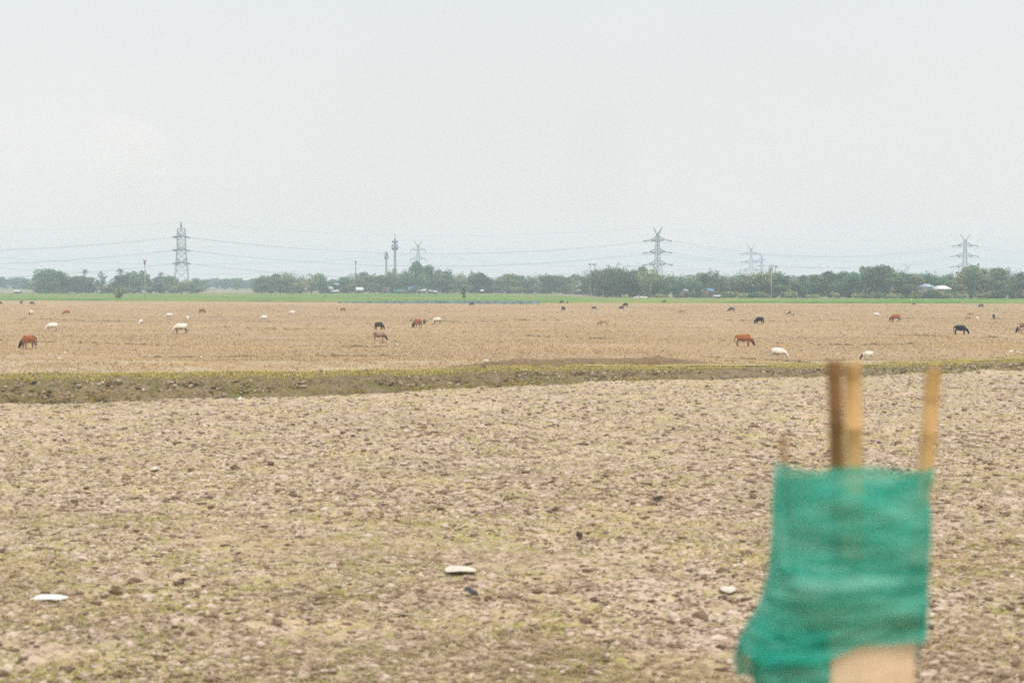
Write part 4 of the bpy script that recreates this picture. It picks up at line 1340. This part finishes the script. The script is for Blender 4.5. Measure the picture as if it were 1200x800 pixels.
GS = 'pale scraps lying on the fields'
scrap(57, 702, 45, M_WHITE_SCRAP, 'plastic_scrap', 'litter', 'bright white flat scrap lying in the near field at lower left', GS, near_z, .03, .36, .022, 1)
scrap(540, 674, 38, M_STONE, 'flat_stone', 'stone', 'flat cream slab lying tilted in the near field at lower centre', GS, near_z, .035, .42, .03, 2)
scrap(552, 700, 16, M_DARKRAG, 'dark_scrap', 'litter', 'small dark scrap lying below the flat cream slab', GS, near_z, .03, .18, .05, 3)
scrap(679, 633, 8, M_DARKCLOD, 'dark_scrap', 'litter', 'small dark lump in the middle of the near field', GS, near_z, .09, .2, .03, 4)
scrap(853, 702, 18, M_STONE, 'flat_stone', 'stone', 'small pale stone lying left of the green net', GS, near_z, .06, .3, .02, 5)
scrap(771, 591, 11, M_DARKCLOD, 'dark_scrap', 'litter', 'dark scrap lying left of the green net, farther off', GS, near_z, .08, .25, .04, 6)
scrap(181, 554, 9, M_STONE, 'flat_stone', 'stone', 'small pale stone in the near field at left', GS, near_z, .07, .3, .02, 7)
for q, (px, py, wp, lb) in enumerate(((76, 414.5, 4, 'white scrap right of and below the rust brown cow'), (70, 421, 6, 'pale scrap on the field right above the bank at left'), (236, 420, 3.5, 'tiny white scrap between two field ridges at left'),
                                      (465, 404.5, 3.5, 'white scrap below the fawn cow'), (485.5, 406.5, 4.5, 'white scrap right of the scrap below the fawn cow'), (401, 398, 3, 'tiny white scrap left of the fawn cow'),
                                      (1185, 413, 5, 'white scrap at the right, left one of two'), (1193, 413.5, 5, 'white scrap at the right, right one of two'), (282, 470.5, 5, 'white scrap at the foot of the bank'),
                                      (570, 423.5, 9, 'pale litter patch right above the bank in the middle'), (586, 424.5, 7, 'second pale litter patch right above the bank in the middle'), (296, 393, 3, 'tiny white scrap below the lone white cow'))):
    scrap(px, py, wp * .8, M_STONE if q % 3 == 1 else M_WHITE_SCRAP, 'plastic_scrap', 'litter', lb, GS, far_z if py < 450 else near_z, .05, .4, .03, 20 + q)

# ------------------------------------------------------------------ bamboo tree guard wrapped in green net, beside the track
YG = 5.5
def gx_(px, Y): return (px - 600) / FPX * Y
def gz_(py, Y=YG): return at_depth(600, py, Y).z


guard = empty('tree_guard', (gx_(1000, YG), YG + .12, 3.22))
tag(guard, 'bamboo pole guard wrapped in green net, standing close beside the track', 'tree guard')
GO = guard.location.copy()


def bamboo_mat(name, c1, c2):
    k = NT(name); p = k.pos('Object', (9, 9, 1.0)); f = k.noise(p, 3.0, 5, .7)
    c = k.ramp(f, [(.3, c1), (.7, c2)])
    wv = k.noise(k.pos('Object', (.4, .4, 4.5)), 3.0, 2)
    k.col(k.mix(k.ramp(wv, [(.35, BW(.6)), (.5, BW(0))]), c, tuple(x * .55 for x in c1[:3])))
    k.b.inputs['Roughness'].default_value = .55
    return k.m


M_BAM = bamboo_mat('dry_bamboo', (.50, .285, .10), (.76, .49, .22))
M_BAM2 = bamboo_mat('brown_bamboo', (.25, .135, .05), (.42, .245, .105))


def bamboo(px_top, py_top, px_bot, py_bot, Y, rad, mat, zlow=None, label=None):
    a = Vector((gx_(px_top, Y), Y, gz_(py_top, Y))); b = Vector((gx_(px_bot, Y), Y, gz_(py_bot, Y)))
    d = (b - a); b2 = a + d * ((3.0 - a.z) / d.z)
    L = (b2 - a).length; n = int(L / .27) + 1; pts = []; rr = []
    for i in range(n + 1):
        t = i / n
        for dt, kf in ((-.012, 1.0), (-.005, 1.12), (.005, 1.12), (.012, 1.0)):
            q = t + dt / L * 1.0
            if 0 <= q <= 1: pts.append(a.lerp(b2, q) + Vector((.006 * math.sin(q * 7), 0, 0)) - GO); rr.append(rad * kf)
    m = MB(); m.tube(pts, rr, 14)
    o = m.build('stake', mat, guard, True)
    if label: o['label'] = label
    return o


bamboo(1000, 424, 1001, 548, YG + .10, .034, M_BAM)
bamboo(978, 421, 981, 548, YG + .24, .030, M_BAM2, None, 'dark brown bamboo stake behind the pale one')
bamboo(1095, 430, 1086, 548, YG + .08, .030, M_BAM)
bamboo(918, 509, 921, 548, YG + .06, .010, M_BAM2, None, 'thin short brown stake')


def net_material():
    k = NT('green_shade_net'); p = k.pos('Object', (1, 1, 1))
    rows = k.noise(k.pos('Object', (1.2, 1.2, 16)), 2.2, 6, .72, .6)
    thin = k.noise(k.pos('Object', (26, 26, 130)), 5, 2, .6)
    wide_ = k.noise(k.pos('Object', (.9, .9, 7)), 2.2, 4, .65, .8)
    rows = k.mix(.55, rows, wide_)
    c = k.ramp(rows, [(.40, (.012, .27, .19)), (.49, (.03, .52, .38)), (.58, (.26, .76, .60))])
    k.col(k.mix(k.ramp(thin, [(.4, BW(.6)), (.6, BW(0))]), c, (.02, .18, .13, 1)))
    k.b.inputs['Roughness'].default_value = .6
    k.bump(thin, .25, .004)
    tl = k.n('ShaderNodeBsdfTranslucent'); tl.inputs[0].default_value = (.06, .55, .42, 1)
    m1 = k.n('ShaderNodeMixShader'); m1.inputs[0].default_value = .3; k.l(k.b.outputs[0], m1.inputs[1]); k.l(tl.outputs[0], m1.inputs[2])
    tp = k.n('ShaderNodeBsdfTransparent')
    m2 = k.n('ShaderNodeMixShader'); k.l(m1.outputs[0], m2.inputs[1]); k.l(tp.outputs[0], m2.inputs[2])
    hole = k.noise(k.pos('Object', (150, 150, 190)), 4, 0, .5)
    k.l(k.ramp(hole, [(.46, BW(.05)), (.60, BW(.5))]), m2.inputs[0])
    k.l(m2.outputs[0], k.out.inputs[0])
    return k.m


M_NET = net_material()


def net_sheet(name, L, R, top, hem, depth, nu, nv, off=0.0, back=True, wr=.010, seed=0):
    """closed wrap round the stakes; L/R: edge x by y, top/hem: y by x-fraction (front)"""
    V = []; m_ = nu
    for i in range(m_):
        a = 2 * PI * i / m_
        s = -math.cos(a); d = math.sin(a)                         # front for d > 0
        sx = math.copysign(abs(s) ** .55, s); sd = math.copysign(abs(d) ** .6, d)
        u = (sx + 1) / 2
        y0 = top(u) + (0 if d >= 0 else 26 * -sd); y1 = hem(u) if d >= 0 else hem(u) * .4 + 830 * .6
        for j in range(nv + 1):
            v = j / nv; py = y0 + (y1 - y0) * v
            x = L(py) + (R(py) - L(py)) * u
            Yd = YG + off + .11 - sd * depth
            n1 = float(fbm(np.array([u * 2.2 + a * .3 + seed]), np.array([py * .085 + 1.3 * u * u * 3]), 4, 201 + seed)[0])
            n2 = float(fbm(np.array([a * .9 + seed]), np.array([py * .022 - u * .8]), 2, 211 + seed)[0])
            env = .5 + 3.2 * max(0, (py - 620) / 150) ** 1.3
            Yd -= (n1 * wr * env + n2 * .045) * (1 if d >= 0 else -1)
            V.append((gx_(x, YG + .10) - GO.x, Yd - GO.y, gz_(py, YG) + n1 * .006 * env - GO.z))
    F = []
    for i in range(m_):
        for j in range(nv):
            a, b = i * (nv + 1) + j, ((i + 1) % m_) * (nv + 1) + j
            F.append((a, a + 1, b + 1, b))
    b = MB(); b.add(V, F)
    return b.build(name, M_NET, guard, True)


Lf = lambda y: np.interp(y, [540, 640, 690, 722, 745, 768, 800], [913, 909, 905, 894, 880, 867, 868])
Rf = lambda y: np.interp(y, [540, 600, 700, 760, 800], [1093, 1091, 1089, 1088, 1087])
net_sheet('net', Lf, Rf, lambda u: 545 + 3 * u + 2.0 * math.sin(u * 9), lambda u: np.interp(u, [0, .10, .28, .42, .52, .6, 1], [764, 778, 777, 770, 757, 751, 750]), .17, 150, 70, 0, True, .012, 0)
# a second, lower layer of the net hanging under the outer hem on the left
L2 = lambda y: np.interp(y, [700, 780, 900], [900, 889, 893]); R2 = lambda y: np.interp(y, [700, 752, 775, 800, 900], [1002, 998, 982, 974, 970])
net_sheet('lower_net', L2, R2, lambda u: 735, lambda u: 930, .185, 70, 40, .03, True, .006, 5)
# woven bamboo cage inside
k = NT('woven_bamboo'); pz = k.pos('Object', (1, 1, 1))
f1 = k.noise(k.pos('Object', (3, 3, 55)), 2.0, 4, .6); f2 = k.noise(pz, 6.0, 3)
cw = k.ramp(f1, [(.3, (.72, .46, .25)), (.5, (.86, .62, .40)), (.7, (.90, .74, .55))])
k.col(k.mix(1.0, cw, k.ramp(f2, [(.3, BW(.85)), (.7, BW(1.05))]), 'MULTIPLY')); k.bump(f1, .4, .01); k.b.inputs['Roughness'].default_value = .6
V = []; F = []; nu, nv = 96, 60
for i in range(nu):
    a = 2 * PI * i / nu; s, d = -math.cos(a), math.sin(a)
    sx = math.copysign(abs(s) ** .6, s); sd = math.copysign(abs(d) ** .6, d)
    for j in range(nv + 1):
        z = gz_(700) + (3.2 - gz_(700)) * j / nv
        bump = .006 * math.sin(j * 2.6) * math.cos(i * PI / 4)
        xc = gx_(1004 + (sx) * 79, YG)
        V.append((xc - GO.x + bump * sx, YG + .10 - sd * (.118 + bump) - GO.y, z - GO.z))
for i in range(nu):
    for j in range(nv):
        a, b = i * (nv + 1) + j, ((i + 1) % nu) * (nv + 1) + j
        F.append((a, a + 1, b + 1, b))
b = MB(); b.add(V, F); b.build('woven_cage', k.m, guard, True)

# ------------------------------------------------------------------ haze
hz = MB(); hz.box((0, 1050, 25.5), (4200, 3200, 53))
ho = hz.build('haze', None); tag(ho, 'pale dusty haze filling the air over the plain', 'haze', kind='stuff')
hm = bpy.data.materials.new('haze_air'); hm.use_nodes = True
hm.node_tree.nodes.clear()
pv = hm.node_tree.nodes.new('ShaderNodeVolumePrincipled'); om = hm.node_tree.nodes.new('ShaderNodeOutputMaterial')
pv.inputs['Color'].default_value = (.69, .86, 1.0, 1); pv.inputs['Density'].default_value = .00056; pv.inputs['Anisotropy'].default_value = 0.0
hm.node_tree.links.new(pv.outputs[0], om.inputs['Volume'])
ho.data.materials.append(hm)

# ------------------------------------------------------------------ faint smoke
def smoke(pts, col, dens, label):
    P = [at_depth(a, b, Y) for a, b, Y, r_ in pts]; R = [r_ for a, b, Y, r_ in pts]
    Q = []; RR = []
    for i in range(len(P) - 1):
        for t in np.linspace(0, 1, 8, endpoint=False): Q.append(P[i].lerp(P[i + 1], t)); RR.append(R[i] * (1 - t) + R[i + 1] * t)
    Q.append(P[-1]); RR.append(R[-1])
    m = MB(); m.tube(Q, RR, 28)
    mt = bpy.data.materials.new('smoke_air'); mt.use_nodes = True; mt.node_tree.nodes.clear()
    v = mt.node_tree.nodes.new('ShaderNodeVolumePrincipled'); oo = mt.node_tree.nodes.new('ShaderNodeOutputMaterial')
    v.inputs['Color'].default_value = col; v.inputs['Density'].default_value = dens
    mt.node_tree.links.new(v.outputs[0], oo.inputs['Volume'])
    tag(m.build('smoke', mt, None, True), label, 'smoke', kind='stuff')


smoke([(200, 262, 1500, 6), (186, 240, 1500, 20), (168, 215, 1500, 36), (150, 185, 1500, 48), (135, 160, 1500, 40), (125, 142, 1500, 18), (120, 134, 1500, 3)], (1, 1, 1, 1), .0045, 'faint white smoke drifting up beside the left pylon')
smoke([(690, 285, 1700, 12), (692, 250, 1700, 40), (695, 210, 1700, 46), (702, 170, 1700, 44), (710, 135, 1700, 30), (714, 115, 1700, 6)], (.62, .62, .64, 1), .0009, 'very faint grey smoke column left of the middle pylon')

# ------------------------------------------------------------------ sky and sun
SUN_EL, SUN_AZ = math.radians(52), math.radians(150)     # behind the camera, to the right
w = bpy.data.worlds.new('World'); SC.world = w; w.use_nodes = True
nt = w.node_tree; bg = nt.nodes['Background']
sky = nt.nodes.new('ShaderNodeTexSky'); sky.sky_type = 'NISHITA'; sky.sun_disc = False
sky.sun_elevation = SUN_EL; sky.sun_rotation = SUN_AZ; sky.air_density = 1.0; sky.dust_density = 6.0
tc = nt.nodes.new('ShaderNodeTexCoord'); sp = nt.nodes.new('ShaderNodeSeparateXYZ'); nt.links.new(tc.outputs['Generated'], sp.inputs[0])
rp = nt.nodes.new('ShaderNodeValToRGB'); e = rp.color_ramp.elements
e[0].position = 0.0; e[0].color = (.66, .575, .52, 1); e[1].position = .22; e[1].color = (.50, .523, .53, 1); q = e.new(.05); q.color = (.56, .54, .522, 1)
q = e.new(.7); q.color = (1.0, 1.0, 1.0, 1)
nt.links.new(sp.outputs[2], rp.inputs[0])
sc_ = nt.nodes.new('ShaderNodeMix'); sc_.data_type = 'RGBA'; sc_.blend_type = 'MULTIPLY'; sc_.inputs[0].default_value = 1
nz = nt.nodes.new('ShaderNodeTexNoise'); nz.inputs['Scale'].default_value = 2.6; nz.inputs['Detail'].default_value = 4
mpw = nt.nodes.new('ShaderNodeMapping'); mpw.inputs['Scale'].default_value = (1, 1, 2.2); nt.links.new(tc.outputs['Generated'], mpw.inputs[0]); nt.links.new(mpw.outputs[0], nz.inputs['Vector'])
mrw = nt.nodes.new('ShaderNodeMapRange'); mrw.inputs[1].default_value = .3; mrw.inputs[2].default_value = .7; mrw.inputs[3].default_value = .965; mrw.inputs[4].default_value = 1.03
nt.links.new(nz.outputs['Fac'], mrw.inputs[0])
mcl = nt.nodes.new('ShaderNodeMix'); mcl.data_type = 'RGBA'; mcl.blend_type = 'MULTIPLY'; mcl.inputs[0].default_value = 1
nt.links.new(rp.outputs[0], mcl.inputs[6]); nt.links.new(mrw.outputs[0], mcl.inputs[7]); nt.links.new(mcl.outputs[2], sc_.inputs[6]); sc_.inputs[7].default_value = (16.8, 16.7, 16.6, 1)
mx = nt.nodes.new('ShaderNodeMix'); mx.data_type = 'RGBA'; mx.inputs[0].default_value = .93
nt.links.new(sky.outputs[0], mx.inputs[6]); nt.links.new(sc_.outputs[2], mx.inputs[7])
nt.links.new(mx.outputs[2], bg.inputs[0]); bg.inputs[1].default_value = .1
ld = bpy.data.lights.new('sun', 'SUN'); ld.energy = 1.5; ld.angle = math.radians(14); ld.color = (1, .95, .86)
so = bpy.data.objects.new('sun', ld); COL.objects.link(so)
dirn = Vector((math.sin(SUN_AZ) * math.cos(SUN_EL), math.cos(SUN_AZ) * math.cos(SUN_EL), math.sin(SUN_EL)))
so.rotation_euler = (-dirn).to_track_quat('-Z', 'Y').to_euler(); so.location = (0, -20, 80)

# ------------------------------------------------------------------ camera
cd = bpy.data.cameras.new('camera'); cam = bpy.data.objects.new('camera', cd); COL.objects.link(cam)
cam.location = (0, 0, CAM_H); cam.rotation_euler = (PI / 2 - PITCH, 0, 0)
cd.sensor_width = 36; cd.lens = FPX / 1200 * 36; cd.clip_start = .1; cd.clip_end = 9000
cd.dof.use_dof = True; cd.dof.focus_distance = 260; cd.dof.aperture_fstop = 1.25
SC.camera = cam
SC.view_settings.view_transform = 'Standard'; SC.view_settings.look = 'None'; SC.view_settings.exposure = 0; SC.view_settings.gamma = 1
SC.view_settings.use_curve_mapping = False
SC.render.engine = 'CYCLES'
SC.cycles.use_denoising = False; SC.cycles.denoiser = 'OPENIMAGEDENOISE'; SC.cycles.denoising_input_passes = 'RGB_ALBEDO_NORMAL'; SC.cycles.denoising_prefilter = 'ACCURATE'
SC.cycles.max_bounces = 6; SC.cycles.diffuse_bounces = 2; SC.cycles.glossy_bounces = 2; SC.cycles.transparent_max_bounces = 16; SC.cycles.volume_bounces = 1; SC.cycles.transmission_bounces = 3
SC.cycles.use_adaptive_sampling = False
